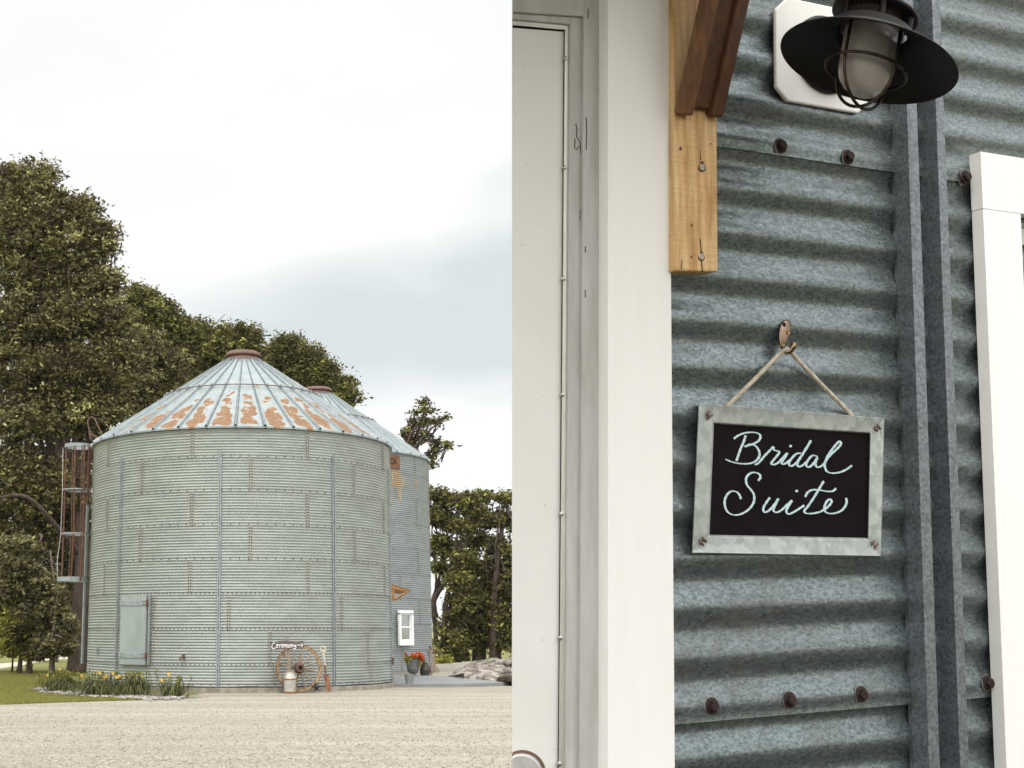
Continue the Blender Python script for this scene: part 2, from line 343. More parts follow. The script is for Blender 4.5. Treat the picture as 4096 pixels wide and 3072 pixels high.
# rows of low wooded hills far off
def hill(y0, h0, seed, name):
    r = np.random.default_rng(seed); xs = np.linspace(-2600, 2600, 180); ph = r.uniform(0, 6, 6)
    hh = h0 * (1 + .25 * np.sin(xs / 310 + ph[0]) + .18 * np.sin(xs / 120 + ph[1]) + .05 * np.sin(xs / 25 + ph[2])) + r.normal(0, .35, 180)
    m = MB(); V = []; prof = [(0, 0), (60, .7), (160, 1), (300, .8), (500, 0)]
    for dy, k in prof: V += [(x, y0 + dy, h * k - .1) for x, h in zip(xs, hh)]
    m.add(V, [(i * 180 + j, i * 180 + j + 1, (i + 1) * 180 + j + 1, (i + 1) * 180 + j) for i in range(4) for j in range(179)])
    return structure(m.build(name, M['hill'], smooth=True))
hill(3300, 11.5, 3, 'hills'); 
# ------------------------------------------------------------------ grain bins
class Bin: pass
def bin_wall(cx, cy, R, zb, seams, ztop, name, mat, parent, per=12, A=.0125, seg=200):
    ring = (seams[-1] - seams[0]) / (len(seams) - 1); lam = ring / per
    nz_ = int((ztop - zb) / lam * 6); zs = np.linspace(zb, ztop, nz_ + 1)
    r = R + A * np.sin(2 * PI * (zs - seams[0]) / lam) + .005 * (1 - ((zs - seams[0]) / ring) % 1.0)
    th = np.linspace(0, 2 * PI, seg, endpoint=False)
    V = np.stack([cx + np.outer(r, np.cos(th)), cy + np.outer(r, np.sin(th)), np.repeat(zs[:, None], seg, 1)], -1).reshape(-1, 3)
    F = [(i * seg + j, i * seg + (j + 1) % seg, (i + 1) * seg + (j + 1) % seg, (i + 1) * seg + j) for i in range(nz_) for j in range(seg)]
    return MB().add(V, F).build(name, mat, parent, smooth=True, flat=0)
def front(cx, cy, R, z, px):
    """angle (0 = toward the camera, positive right) of the wall point whose picture x is px"""
    return bis(lambda a: proj([cx + R * math.sin(a), cy - R * math.cos(a), z])[0] - px, -1.35, 1.35)
def pol(cx, cy, r, a, z): return np.array([cx + r * math.sin(a), cy - r * math.cos(a), z])
def frame(a):  # rows: tangent (right), outward, up
    return np.array([[math.cos(a), math.sin(a), 0], [math.sin(a), -math.cos(a), 0], [0, 0, 1.]])
def zat(py, Y): return at(1000, py, Y)[2]
def add_bolt(m, P, a, s=.016):
    Rr = frame(a); c = np.asarray(P); V = []
    for h, k in ((0, 1.), (s * .8, .8)):
        for j in range(6):
            t = j * PI / 3; V.append(c + Rr[1] * h + s * k * (math.cos(t) * Rr[0] + math.sin(t) * Rr[2]))
    m.add(V, [(j, (j + 1) % 6, 6 + (j + 1) % 6, 6 + j) for j in range(6)] + [tuple(range(6, 12))])
def make_bin(cx, cy, R, zb, seams, zeave, label, wmat, rmat, vseams, off, stiff, apex_r=.58, cap_top=.30, zapex=None, dense=(4, 5, 6, 7, 8)):
    t = thing('grain_bin', (cx, cy, 0), label, 'grain bin')
    bin_wall(cx, cy, R, zb, seams, zeave, 'wall', wmat, t, A=.0155 if cy < 45 else .019)
    m = MB(); m.lathe([(R - .3, -.3), (R + .135, -.3), (R + .135, zb - .03), (R + .12, zb - .004), (R - .3, zb - .004)], (cx, cy, 0), k=96, closed=True); m.build('foundation', M['concrete'], t, smooth=True)
    allz = [zb + .03] + list(seams)
    # bolts
    m = MB(); ring = seams[1] - seams[0]; lam = ring / 12
    for i, z in enumerate(allz):
        top_i = len(allz) - 1 - i
        n = 232 if 1 <= i <= 3 and i in dense_rows else 116
        for k in range(n):
            a = 2 * PI * (k + .5) / n
            if a > PI: a -= 2 * PI
            if abs(a - off0) < 1.75: add_bolt(m, pol(cx, cy, R + .012, a, z + lam * .55), a)
    lap = MB()
    for i, z0 in enumerate(allz):
        z1 = allz[i + 1] if i + 1 < len(allz) else zeave - .05
        for a0 in vseams[i % len(vseams)] if i < len(vseams) else vseams[-1 - (i % 2)]:
            if abs(a0) > 1.6: continue
            zz = np.arange(z0 + .02, z1 - .004, lam / 6)
            rr = R + (.0155 if cy < 45 else .019) * np.sin(2 * PI * (zz - seams[0]) / lam) + .0065
            V = []
            for z, r in zip(zz, rr): V += [pol(cx, cy, r, a0 - .012, z), pol(cx, cy, r, a0 + .014, z)]
            lap.add(V, [(2 * q, 2 * q + 1, 2 * q + 3, 2 * q + 2) for q in range(len(zz) - 1)])
            z = math.ceil((z0 - seams[0]) / lam) * lam + seams[0] + lam * .25
            while z < z1 - .02:
                for da in (-.0065, .0065): add_bolt(m, pol(cx, cy, R + .019, a0 + da, z), a0, .015)
                z += lam
    m.build('bolts', M['bolt'], t)['kind'] = 'stuff'
    lap.build('sheet_laps', M['lap'], t, smooth=True)['kind'] = 'stuff'
    # stiffener channels
    for a, z1 in stiff:
        Rr = frame(a); s = MB()
        for k in (-1, 1):
            c = pol(cx, cy, R + .022, a, (zb + z1) / 2) + Rr[0] * .028 * k
            s.box(c, (.026, .05, z1 - zb), Rr)
        s.box(pol(cx, cy, R + .012, a, (zb + z1) / 2), (.035, .012, z1 - zb - .01), Rr)
        s.build('stiffener', M['galv_strip'], t)
    # roof
    Re = R + .10; n = 36; V = []; Fc = []; uv = []
    sub = 8; mr = MB()
    H = zapex - zeave
    def rp_(k, v): a = a_off + 2 * PI * k / n; r = Re + (apex_r - Re) * v; return pol(cx, cy, r, a, zeave + H * v)
    idx = 0
    for k in range(-18, 18):
        for q in range(sub):
            v0, v1 = q / sub, (q + 1) / sub
            V += [rp_(k, v0), rp_(k + 1, v0), rp_(k + 1, v1), rp_(k, v1)]; Fc.append((idx, idx + 1, idx + 2, idx + 3)); idx += 4
            uv += [(k, v0), (k + 1, v0), (k + 1, v1), (k, v1)]
    mr.add(V, Fc)
    # drip edge folded down
    V = []; 
    for k in range(-18, 18):
        a, b = rp_(k, 0), rp_(k + 1, 0); V += [b, a, a - [0, 0, .045], b - [0, 0, .045]]; mr.add(V[-4:], [(0, 1, 2, 3)]); uv += [(k + 1, .0), (k, .0), (k, 0), (k + 1, 0)]
    # underside
    und = []
    for k in range(n):
        a0, a1 = a_off + 2 * PI * k / n, a_off + 2 * PI * (k + 1) / n
        mr.add([pol(cx, cy, Re, a0, zeave - .045), pol(cx, cy, Re, a1, zeave - .045), pol(cx, cy, R - .2, a1, zeave + .01), pol(cx, cy, R - .2, a0, zeave + .01)], [(0, 1, 2, 3)]); uv += [(30, 1)] * 4
    mr.uv = uv; rf = mr.build('roof', rmat, t)
    rb = MB()
    for k in range(n):
        ribs = MB(); ends = MB()
        a = a_off + 2 * PI * k / n; Rr = frame(a); p0, p1 = pol(cx, cy, Re + .004, a, zeave), pol(cx, cy, apex_r, a, zapex)
        d = nrm(p1 - p0); up_ = nrm(np.cross(Rr[0], d)); up_ = up_ if up_[2] > 0 else -up_
        V = []
        for P, wdt, h in ((p0, .055, .06), (p1, .018, .035)):
            V += [P - Rr[0] * wdt - up_ * .004, P - Rr[0] * wdt * .25 + up_ * h, P + Rr[0] * wdt * .25 + up_ * h, P + Rr[0] * wdt - up_ * .004]
        ribs.add(V, [(0, 1, 5, 4), (1, 2, 6, 5), (2, 3, 7, 6)])
        e = np.array(V[:4]) - d * -.02; ends.add(np.vstack([e, [p0 - [0, 0, .05] + Rr[0] * .03, p0 - [0, 0, .05] - Rr[0] * .03]]), [(0, 1, 2, 3), (0, 3, 4, 5)])
        Ln = np.linalg.norm(p1 - p0)
        for q in np.arange(.25, Ln - .3, .42):
            ww = .055 + (.018 - .055) * q / Ln
            for sgn in (-.6,):
                P = p0 + d * q + up_ * (.06 + (.035 - .06) * q / Ln) + Rr[0] * 0; rb.box(P, (.02, .02, .012))
        if math.cos(a) > -.75: ro = ribs.build('roof_rib', M['ribs'], t); ends.build('rib_end', M['bolt'], ro)
    rb.build('roof_bolts', M['bolt'], rf)['kind'] = 'stuff'
    # cap: flared collar and domed lid
    cp = MB(); ar = apex_r
    cp.lathe([(ar + .05, zapex - .03), (ar - .02, zapex + .06), (ar * .9, zapex + .12)], (cx, cy, 0), k=40)
    col_ = cp.build('collar', M['rust_dark'], t, smooth=True)
    cp = MB(); cp.lathe([(ar * 1.02, zapex + .11), (ar * 1.05, zapex + .15), (ar * .98, zapex + .22), (ar * .84, zapex + .275), (ar * .5, zapex + .29), (0, zapex + .29)], (cx, cy, 0), k=40)
    cp.build('lid', M['rust_dark'], t, smooth=True)
    return t, rp_
M['ribs'] = simple('ribs', (.20, .235, .24), (.15, .175, .18), 4, .45, .3)
dense_rows = {1, 2, 3}
# the near bin
CXB, CYB, RB = -1.571, 38.747, 4.581
SE = [.687, 1.623, 2.567, 3.492, 4.421, 5.363, 6.291]
ZB = .13
def vs_of(rows):
    o = []
    for z, pxs in rows: o.append([front(CXB, CYB, RB, z, p) for p in pxs])
    return o
# vertical seams, ring by ring from the ground up
vrows = vs_of([(.4, [629, 1098, 1483]), (1.1, [611, 1079, 1470]), (2.1, [399 + 218, 915, 1365]), (3.0, [420, 760, 1231, 1536]), (4.0, [563, 1001, 1417]), (4.9, [432, 768, 1229, 1532]), (5.8, [570, 1003, 1413]), (6.8, [437, 770, 1228, 1528])])
off0 = math.atan2(CXB, -CYB) * 0
zeave = zat(1704, CYB - RB - .1); zap = at(1000, 1428, CYB - .58)[2]
a_off = front(CXB, CYB, RB + .1, zeave, 942)
stf = [(front(CXB, CYB, RB, 4, p), zat(y, CYB - RB * math.cos(front(CXB, CYB, RB, 4, p)))) for p, y in ((480, 1832), (878, 1802), (1334, 1820), (1564, 1873))]
stf.append((stf[0][0] - (stf[1][0] - stf[0][0]), stf[0][1]))
nb, rpt = make_bin(CXB, CYB, RB, ZB, SE, zeave, 'large round corrugated steel grain bin with rusty patches on its cone roof', M['galv_far'], M['roof1'], vrows, 0, stf, .55, zapex=zap)
# tie rod ring and small grab rungs on its roof
def roof_ring(cx, cy, v, parent, ph0, ph1, rr=.016, clips=True, apex_r=.55, R=RB, ze=zeave, za=zap):
    m = MB(); r = (R + .1) + (apex_r - R - .1) * v; z = ze + (za - ze) * v + .075
    m.tube([pol(cx, cy, r, a, z) for a in np.linspace(ph0, ph1, 60)], rr, 6)
    m.build('tie_rod', M['rust_dark'], parent, smooth=True)
    if clips:
        k = math.ceil((ph0 - a_off) / (2 * PI / 36))
        while a_off + k * 2 * PI / 36 < ph1:
            a = a_off + k * 2 * PI / 36; Rr = frame(a); P = pol(cx, cy, r, a, z - .005)
            c = MB(); c.box(P, (.016, .10, .12), Rr); c.box(P + Rr[1] * .06 - [0, 0, .05], (.03, .08, .03), Rr); k += 1
            if math.cos(a) > -.5: c.build('rod_clip', M['galv_strip'], parent)
vring = bis(lambda v: proj(pol(CXB, CYB, (RB + .1) + (.55 - RB - .1) * v, 0, zeave + (zap - zeave) * v + .07))[1] - 1537, .1, .95)
roof_ring(CXB, CYB, vring, nb, -PI, PI)
for k in range(-9, 10, 2):
    a0 = a_off + (k) * 2 * PI / 36; a1 = a0 + 2 * PI / 36; v = .955
    r = (RB + .1) + (.55 - RB - .1) * v; z = zeave + (zap - zeave) * v + .05
    m = MB(); m.tube([pol(CXB, CYB, r, a0, z), pol(CXB, CYB, r + .03, (a0 + a1) / 2, z), pol(CXB, CYB, r, a1, z)], .012, 5)
    m.build('grab_rung', M['rust_dark'], nb)
# access door
ad = (front(CXB, CYB, RB, 1.5, 488) + front(CXB, CYB, RB, 1.5, 600)) / 2; Rr = frame(ad)
yd = CYB - RB * math.cos(ad)
zt, zbm = zat(2384, yd - .1), zat(2659, yd - .1)
wd = np.linalg.norm(at(488, 2520, yd) - at(600, 2520, yd)) / math.cos(ad) * .99
m = MB(); m.box(pol(CXB, CYB, RB + .055, ad, (zt + zbm) / 2), (wd, .10, zt - zbm), Rr); dr = m.build('access_door', M['galv_door'], nb, bevel=.006)
for pyc, hh in ((2413, .15), (2622, .14)):
    m = MB(); zc = zat(pyc, yd); m.box(pol(CXB, CYB, RB + .112, ad, zc), (wd * 1.04, .02, hh), Rr); m.build('brace_strap', M['galv_strip'], dr, bevel=.004)
    m = MB(); m.box(pol(CXB, CYB, RB + .07, ad, zc) + Rr[0] * (wd / 2 + .03), (.03, .12, hh * 1.1), Rr); m.build('hinge', M['rust'], dr)
    m = MB()
    for sx in (-.42, .4, .46):
        for sz in (-.3, .3): add_bolt(m, pol(CXB, CYB, RB + .122, ad, zc + sz * hh) + Rr[0] * sx * wd, ad, .014)
    m.build('strap_bolts', M['bolt'], dr)['kind'] = 'stuff'
m = MB(); m.box(pol(CXB, CYB, RB + .03, ad, (zt + zbm) / 2) + Rr[0] * (wd / 2 + .075), (.045, .06, zt - zbm), Rr); m.build('door_jamb', M['galv_strip'], dr)
# little fixtures
def fix(px, py, name, size, mat, out_=.03):
    z = zat(py, CYB - RB); a = front(CXB, CYB, RB, z, px); z = at(px, py, CYB - RB * math.cos(a))[2]
    m = MB(); m.box(pol(CXB, CYB, RB + out_, a, z), size, frame(a)); return m, a, z
m, a, z = fix(392, 2603, 'plate', (.12, .03, .2), None); m.box(pol(CXB, CYB, RB + .05, a, z), (.04, .03, .1), frame(a)); m.build('latch_plate', M['galv_strip'], nb)
m, a, z = fix(736, 2626, 'spout', (.06, .10, .09), None, .05); m.tube([pol(CXB, CYB, RB + .05, a, z), pol(CXB, CYB, RB + .12, a - .01, z - .03), pol(CXB, CYB, RB + .13, a - .012, z - .09)], .03, 8); m.build('drain_spout', M['rust'], nb)
a5 = stf[3][0]; m = MB(); zc = zat(2644, CYB - RB * math.cos(a5)); m.box(pol(CXB, CYB, RB + .055, a5, zc), (.11, .05, .2), frame(a5)); m.build('rusty_bracket', M['rust_dark'], nb, bevel=.006)
m = MB(); m.tube([pol(CXB, CYB, RB + .05 + .01 * math.sin(5 * x), x, ZB + .02 + .012 * math.sin(17 * x)) for x in np.linspace(-.5, 1.3, 90)], .012, 6); m.build('ground_cable', M['rubber'], nb, smooth=True)
# ladder with safety cage
YL = 38.3
def P_(px, py, dy=0.): return at(px, py, YL + dy)
lad = thing('bin_ladder', P_(340, 2650), 'tall rusty caged ladder running up the left side of the large bin', 'ladder')
for dy, dx in ((-.2, 0), (.2, 4)):
    m = MB(); m.tube([P_(357 + dx, 1775, dy), P_(349 + dx, 2020, dy)], .03, 4); m.build('upper_rail', M['rust'], lad)
    m = MB(); m.tube([P_(349 + dx, 2020, dy), P_(327 + dx, 2655, dy)], .034, 4); m.build('lower_rail', M['galv_strip'], lad)
for y in np.arange(1790, 2650, 36.):
    m = MB(); xx = 357 - (y - 1775) * (30 / 880); m.tube([P_(xx, y, -.2), P_(xx + 4, y, .2)], .012, 6); m.build('rung', M['rust'], lad)
for y in (1800, 2060, 2330, 2560):
    m = MB(); xx = 357 - (y - 1775) * (30 / 880); m.tube([P_(xx, y, .1), P_(xx + 34, y + (4 if y > 2400 else 0), .1)], .015, 5); m.build('standoff', M['rust_dark'], lad)
def hoop(x0, x1, py, hband, name, mat, ydepth=.42):
    c = (P_(x0, py) + P_(x1, py)) / 2; rx = np.linalg.norm(P_(x1, py) - P_(x0, py)) / 2; V = []; k = 40
    for j in range(k):
        t = 2 * PI * j / k; dx, dy = rx * math.cos(t), ydepth * math.sin(t)
        for z, s in ((-hband / 2, 1.), (hband / 2, 1.), (hband / 2, .985), (-hband / 2, .985)): V.append(c + [dx * s, dy * s, z])
    F = [(4 * j + q, 4 * ((j + 1) % k) + q, 4 * ((j + 1) % k) + (q + 1) % 4, 4 * j + (q + 1) % 4) for j in range(k) for q in range(4)]
    MB().add(V, F).build(name, mat, lad, smooth=True, flat=30)
hoop(260, 370, 1785, .105, 'cage_hoop', M['galv_strip']); hoop(253, 366, 1960, .04, 'cage_hoop', M['galv_strip']); hoop(244, 361, 2136, .045, 'cage_hoop', M['galv_strip']); hoop(229, 355, 2317, .135, 'cage_hoop', M['galv_strip'])
for xt, xb, dy, mt in ((266, 247, -.15, 'rust'), (300, 284, -.40, 'rust'), (338, 321, -.38, 'rust'), (328, 315, .40, 'rust_dark'), (291, 274, .41, 'rust_dark')):
    m = MB(); p, q = P_(xt, 1780, dy), P_(xb, 2322, dy); mid = P_(xt - 5, 2130, dy) if xb > 250 else P_(xt - 12, 2140, dy)
    m.tube([p, mid, q], .026 if dy < 0 else .018, 4); m.build('cage_bar', M[mt], lad)
m = MB(); m.tube([P_(252, 1790), P_(250, 1960), P_(243, 2140), P_(229, 2240), P_(229, 2320)], .006, 5); m.build('rope', M['paint'], lad)
# rail loop over the eave
m = MB(); m.tube([P_(361, 1738, -.3), P_(352, 1700, -.3), P_(351, 1684, -.3), P_(356, 1672, -.3), P_(367, 1668, -.3), P_(378, 1674, -.3), P_(386, 1690, -.3), P_(408, 1737, -.3)], .022, 8)
m.tube([P_(355, 1728, -.3), P_(366, 1762, -.3)], .02, 6); m.tube([P_(361, 1735, -.3), P_(400, 1757, -.3)], .022, 6); m.build('grab_rail', M['rust_dark'], lad, smooth=True)

# the far bin
CX2, CY2, R2 = 1.054, 52.058, 4.6
SE2 = [1.806 - .97, 1.806, 2.776, 3.747, 4.715, 5.683, 6.664, 7.627]
ze2 = bis(lambda z: proj(pol(CX2, CY2, R2 + .1, front(CX2, CY2, R2 + .1, z, 1597), z))[1] - 1808, 7, 10)
za2 = zat(1568, CY2 - .6)
v2 = [[front(CX2, CY2, R2, z, p) for p in ps] for z, ps in ((.4, [1607]), (1.3, [1480, 1607]), (2.3, [1500, 1677]), (3.3, [1600 + 0, 1450]), (4.2, [1672, 1500]), (5.2, [1609 - 60]), (6.1, [1664]), (7.1, [1580, 1480]), (8, [1657]))]
fb, rpt2 = make_bin(CX2, CY2, R2, .06, SE2, ze2, 'second corrugated steel grain bin standing behind, with a white window', M['galv_far2'], M['roof2'], v2, 0, [], .62, zapex=za2)
vr2 = bis(lambda v: proj(pol(CX2, CY2, (R2 + .1) + (.62 - R2 - .1) * v, .6, ze2 + (za2 - ze2) * v + .07))[1] - 1660, .1, .95)
roof_ring(CX2, CY2, vr2, fb, -PI, PI, apex_r=.62, R=R2, ze=ze2, za=za2)
def on2(px, py, out_=0.):
    z = 3.
    for _ in range(6): a = front(CX2, CY2, R2 + out_, z, px); Y = CY2 - (R2 + out_) * math.cos(a); z = at(px, py, Y)[2]
    return a, z, pol(CX2, CY2, R2 + out_, a, z)
# window on the far bin
a, zt, p0 = on2(1623, 2441, .12); _, zb_, p1 = on2(1623, 2582, .12)
Rr = frame(a); hw = np.linalg.norm(at(1591, 2500, p0[1]) - at(1655, 2500, p0[1])) / 2 / math.cos(a) * .97
win = thing('bin_window', pol(CX2, CY2, R2 + .02, a, zb_), 'white framed narrow sash window with pale curtain on the far bin', 'window')
c0 = pol(CX2, CY2, R2 + .11, a, (zt + zb_) / 2); H = zt - zb_
m = MB(); cas = .115
m.box(c0 + Rr[2] * (H / 2 - cas / 2), (2 * hw, .10, cas), Rr); m.box(c0 - Rr[2] * (H / 2 - cas * .75), (2 * hw, .10, cas * 1.5), Rr)
for sx in (-1, 1): m.box(c0 + Rr[0] * sx * (hw - cas / 2) - Rr[2] * cas * .25, (cas, .099, H - 2.5 * cas), Rr)
m.build('casing', M['white'], win, bevel=.005)
m = MB(); ih = H - 2.5 * cas; iw = 2 * (hw - cas); cc = c0 - Rr[2] * -(cas * .25) - Rr[1] * .035
for dz in (ih / 2 - .025, .0, -ih / 2 + .03): m.box(cc + Rr[2] * dz, (iw, .035, .05), Rr)
for sx in (-1, 1): m.box(cc + Rr[0] * sx * (iw / 2 - .022), (.044, .036, ih), Rr)
m.build('sash', M['white'], win)
def glass_mat(name, col=(.6, .65, .65)):
    m, t, b = new_mat(name); b.inputs['Base Color'].default_value = (*col, 1); b.inputs['Roughness'].default_value = .05
    b.inputs['Transmission Weight'].default_value = .9; b.inputs['IOR'].default_value = 1.3; return m
M['glass'] = glass_mat('glass')
m = MB(); m.box(cc - Rr[1] * .02, (iw, .006, ih), Rr); m.build('pane', M['glass'], win)
m = MB(); n = 22; V = []
for j in range(n + 1):
    x = -iw / 2 + iw * j / n; d = -.045 + .012 * math.sin(j * 1.7)
    V += [cc + Rr[0] * x + Rr[1] * d - Rr[2] * ih / 2, cc + Rr[0] * x + Rr[1] * d + Rr[2] * ih / 2]
m.add(V, [(2 * j, 2 * j + 2, 2 * j + 3, 2 * j + 1) for j in range(n)]); m.build('curtain', simple('curtain', (.50, .51, .49), (.36, .37, .36), 4, .9, stretch=(8, 8, 1)), win, smooth=True)
# wooden awning on the far bin
A_ = lambda px, py, Y: at(px, py, Y)
aw = thing('door_awning', A_(1577, 2400, 44.6), 'orange wooden awning on a bracket on the side of the far bin', 'awning')
Y0, Y1 = 45.3, 44.9
m = MB(); q = [A_(1566, 2337, Y0), A_(1644, 2361, Y0), A_(1636, 2371, Y0), A_(1562, 2352, Y0)]
m.prism(q, (-.35, 1.5, 0)); m.build('fascia', simple('wood_orange', (.44, .225, .07), (.30, .14, .04), 5, .6, 0, .2, 40), aw)
m = MB(); m.prism([A_(1566, 2333.5, Y0 - .02), A_(1646, 2358.5, Y0 - .02), A_(1644, 2361, Y0 - .02), A_(1566, 2336.7, Y0 - .02)], (-.35, 1.56, 0)); m.build('roof_edge', M['galv_strip'], aw)
m = MB(); m.tube([A_(1579, 2398, 45.2), A_(1622, 2372, 45.2)], .04, 4); m.build('brace', simple('wood_brown', (.33, .17, .06), (.2, .1, .04), 8, .7), aw)
m = MB(); m.box(A_(1574, 2376, 45.3), (.07, .08, .5)); m.build('bracket_post', bpy.data.materials['wood_orange'], aw)
# rusty sign plate under the eave with the end of its lettering
a, z, p = on2(1578, 1850, .03); Rr = frame(a)
_, zt, _ = on2(1578, 1822, .03); _, zb_, _ = on2(1578, 1876, .03); hh = zt - zb_
sg = thing('eave_sign', p, 'rusty orange metal sign with black letters CK under the far bin eave', 'sign')
pr = bis(lambda s: proj(p + Rr[0] * s)[0] - 1598.6, 0, 1.5); ww = 1.7
m = MB(); m.box(pol(CX2, CY2, R2 + .035, a, (zt + zb_) / 2) + Rr[0] * (pr - ww / 2), (ww, .02, hh), Rr); m.build('plate', M['rust_or'], sg)
m = MB(); m.box(pol(CX2, CY2, R2 + .049, a, zb_ + .04) + Rr[0] * (pr - ww / 2), (ww, .008, .07), Rr); m.box(pol(CX2, CY2, R2 + .049, a, zt - .05) + Rr[0] * (pr - ww / 2), (ww, .008, .012), Rr); m.build('rim', M['rust_dark'], sg)
fc = bpy.data.curves.new('letters', 'FONT'); fc.body = 'CK'; fc.size = hh * .62; fc.extrude = .004; fc.offset = .008; fc.align_x = 'RIGHT'; fc.align_y = 'CENTER'
fo = bpy.data.objects.new('lettering', fc); sc.collection.objects.link(fo); fo.data.materials.append(M['bolt'])
from mathutils import Matrix
mm = Matrix([[Rr[0][i], Rr[2][i], Rr[1][i]] for i in range(3)]).to_4x4(); pp = pol(CX2, CY2, R2 + .052, a, (zt + zb_) / 2 + .02) + Rr[0] * (pr - .12); mm.translation = Vector(pp)
fo.matrix_world = mm; bpy.context.view_layer.update(); fo.parent = sg; fo.matrix_parent_inverse = sg.matrix_world.inverted()
dg = bpy.context.evaluated_depsgraph_get(); me_ = bpy.data.meshes.new_from_object(fo.evaluated_get(dg)); fm = bpy.data.objects.new('lettering', me_); sc.collection.objects.link(fm); fm.parent = sg; fm.matrix_parent_inverse = sg.matrix_world.inverted(); fm.matrix_world = mm
bpy.data.objects.remove(fo); fm.name = 'lettering'
# rust streaks running down the sheets below the sign (thin rusted skins following the corrugation)
def streak_mat():
    m_, t, b = new_mat('streak'); n = noise(t, coords(t, (6, 6, .5)), 2.5, 6, .7)
    t.links.new(ramp(t, n, [(.35, (.46, .44, .34)), (.5, (.45, .30, .13)), (.68, (.30, .13, .05))]), b.inputs['Base Color']); b.inputs['Roughness'].default_value = .8; return m_
M['streak'] = streak_mat(); lam2 = .97 / 12
for (x0, x1, y0, y1) in ((1568, 1597, 1880, 1948), (1594, 1603, 1884, 2003), (1611, 1617, 1908, 1950), (1662, 1667, 1910, 1962)):
    aa, ztp, _ = on2((x0 + x1) / 2, y0); _, zbt, _ = on2((x0 + x1) / 2, y1); a0, a1 = front(CX2, CY2, R2, 7, x0), front(CX2, CY2, R2, 7, x1)
    zz = np.arange(zbt, ztp, lam2 / 6); k = 6; V = []
    for z in zz:
        r = R2 + .019 * math.sin(2 * PI * (z - SE2[0]) / lam2) + .005 * (1 - ((z - SE2[0]) / .97) % 1.) + .003
        V += [pol(CX2, CY2, r, a0 + (a1 - a0) * j / k, z) for j in range(k + 1)]
    MB().add(V, [(i * (k + 1) + j, i * (k + 1) + j + 1, (i + 1) * (k + 1) + j + 1, (i + 1) * (k + 1) + j) for i in range(len(zz) - 1) for j in range(k)]).build('rust_streak', M['streak'], fb, smooth=True)
# ------------------------------------------------------------------ things leaning on the near bin
zf = lambda px, py, Y: at(px, py, Y)
YG = 34.02                       # front line on the gravel
def q1(x, y): return (1060 + x * .1507, 2530 + y * .1507)
# wagon wheel
yw = YG - .06
hubp = at(*q1(925, 905), yw); rw = .615; base = np.array([hubp[0], yw - .05, .0])
wh = thing('wagon_wheel', base, 'old wooden wagon wheel leaning on the large grain bin', 'wheel')
tilt = math.radians(7); nx = nrm([.16, -1, .10]); Xw = nrm(np.cross([0, 0, 1.], nx)) * -1; Zw = np.cross(nx, Xw); Zw = Zw if Zw[2] > 0 else -Zw
cw = np.array([at(*q1(898, 925), yw + .07)[0], yw + .07, rw + .02])
def wp(r, t, h): return cw + r * (math.cos(t) * Xw + math.sin(t) * Zw) + nx * h
m = MB(); K = 72; V = []
for j in range(K):
    t = 2 * PI * j / K
    V += [wp(rw, t, -.03), wp(rw, t, .035), wp(rw - .075 - .004 * math.sin(6 * t), t, .03), wp(rw - .075, t, -.03)]
m.add(V, [(4 * j + q, 4 * ((j + 1) % K) + q, 4 * ((j + 1) % K) + (q + 1) % 4, 4 * j + (q + 1) % 4) for j in range(K) for q in range(4)])
m.build('rim', M['wood_old'], wh, smooth=True, flat=30)
m = MB(); V = []
for j in range(K):
    t = 2 * PI * j / K; V += [wp(rw + .001, t, -.028), wp(rw + .001, t, .03), wp(rw + .012, t, .03), wp(rw + .012, t, -.028)]
m.add(V, [(4 * j + q, 4 * ((j + 1) % K) + q, 4 * ((j + 1) % K) + (q + 1) % 4, 4 * j + (q + 1) % 4) for j in range(K) for q in range(4)])
m.build('tyre', M['rust_dark'], wh, smooth=True, flat=30)
for k in range(12):
    t = PI / 12 + 2 * PI * k / 12 - .07
    m = MB(); m.tube([wp(.1, t, .05), wp(.3, t, .028), wp(.5, t, .01), wp(rw - .06, t, 0)], [.028, .022, .019, .017], 8); m.build('spoke', M['wood_grey'] if k % 3 else M['wood_old'], wh, smooth=True)
m = MB(); m.lathe([(.135, -.10), (.145, -.02), (.145, .04), (.13, .05), (.128, .15), (.115, .16), (.10, .25), (.075, .26)], cw, nx, 28); m.build('hub', M['hub'], wh, smooth=True)
m = MB(); m.lathe([(.136, .045), (.142, .05), (.142, .075), (.13, .08)], cw, nx, 28); m.lathe([(.105, .225), (.112, .23), (.108, .255), (.096, .26)], cw, nx, 28); m.build('hub_band', M['rust_dark'], wh, smooth=True)
m = MB(); m.lathe([(.045, .262), (0, .262)], cw, nx, 16); m.build('axle_hole', M['void'], wh)
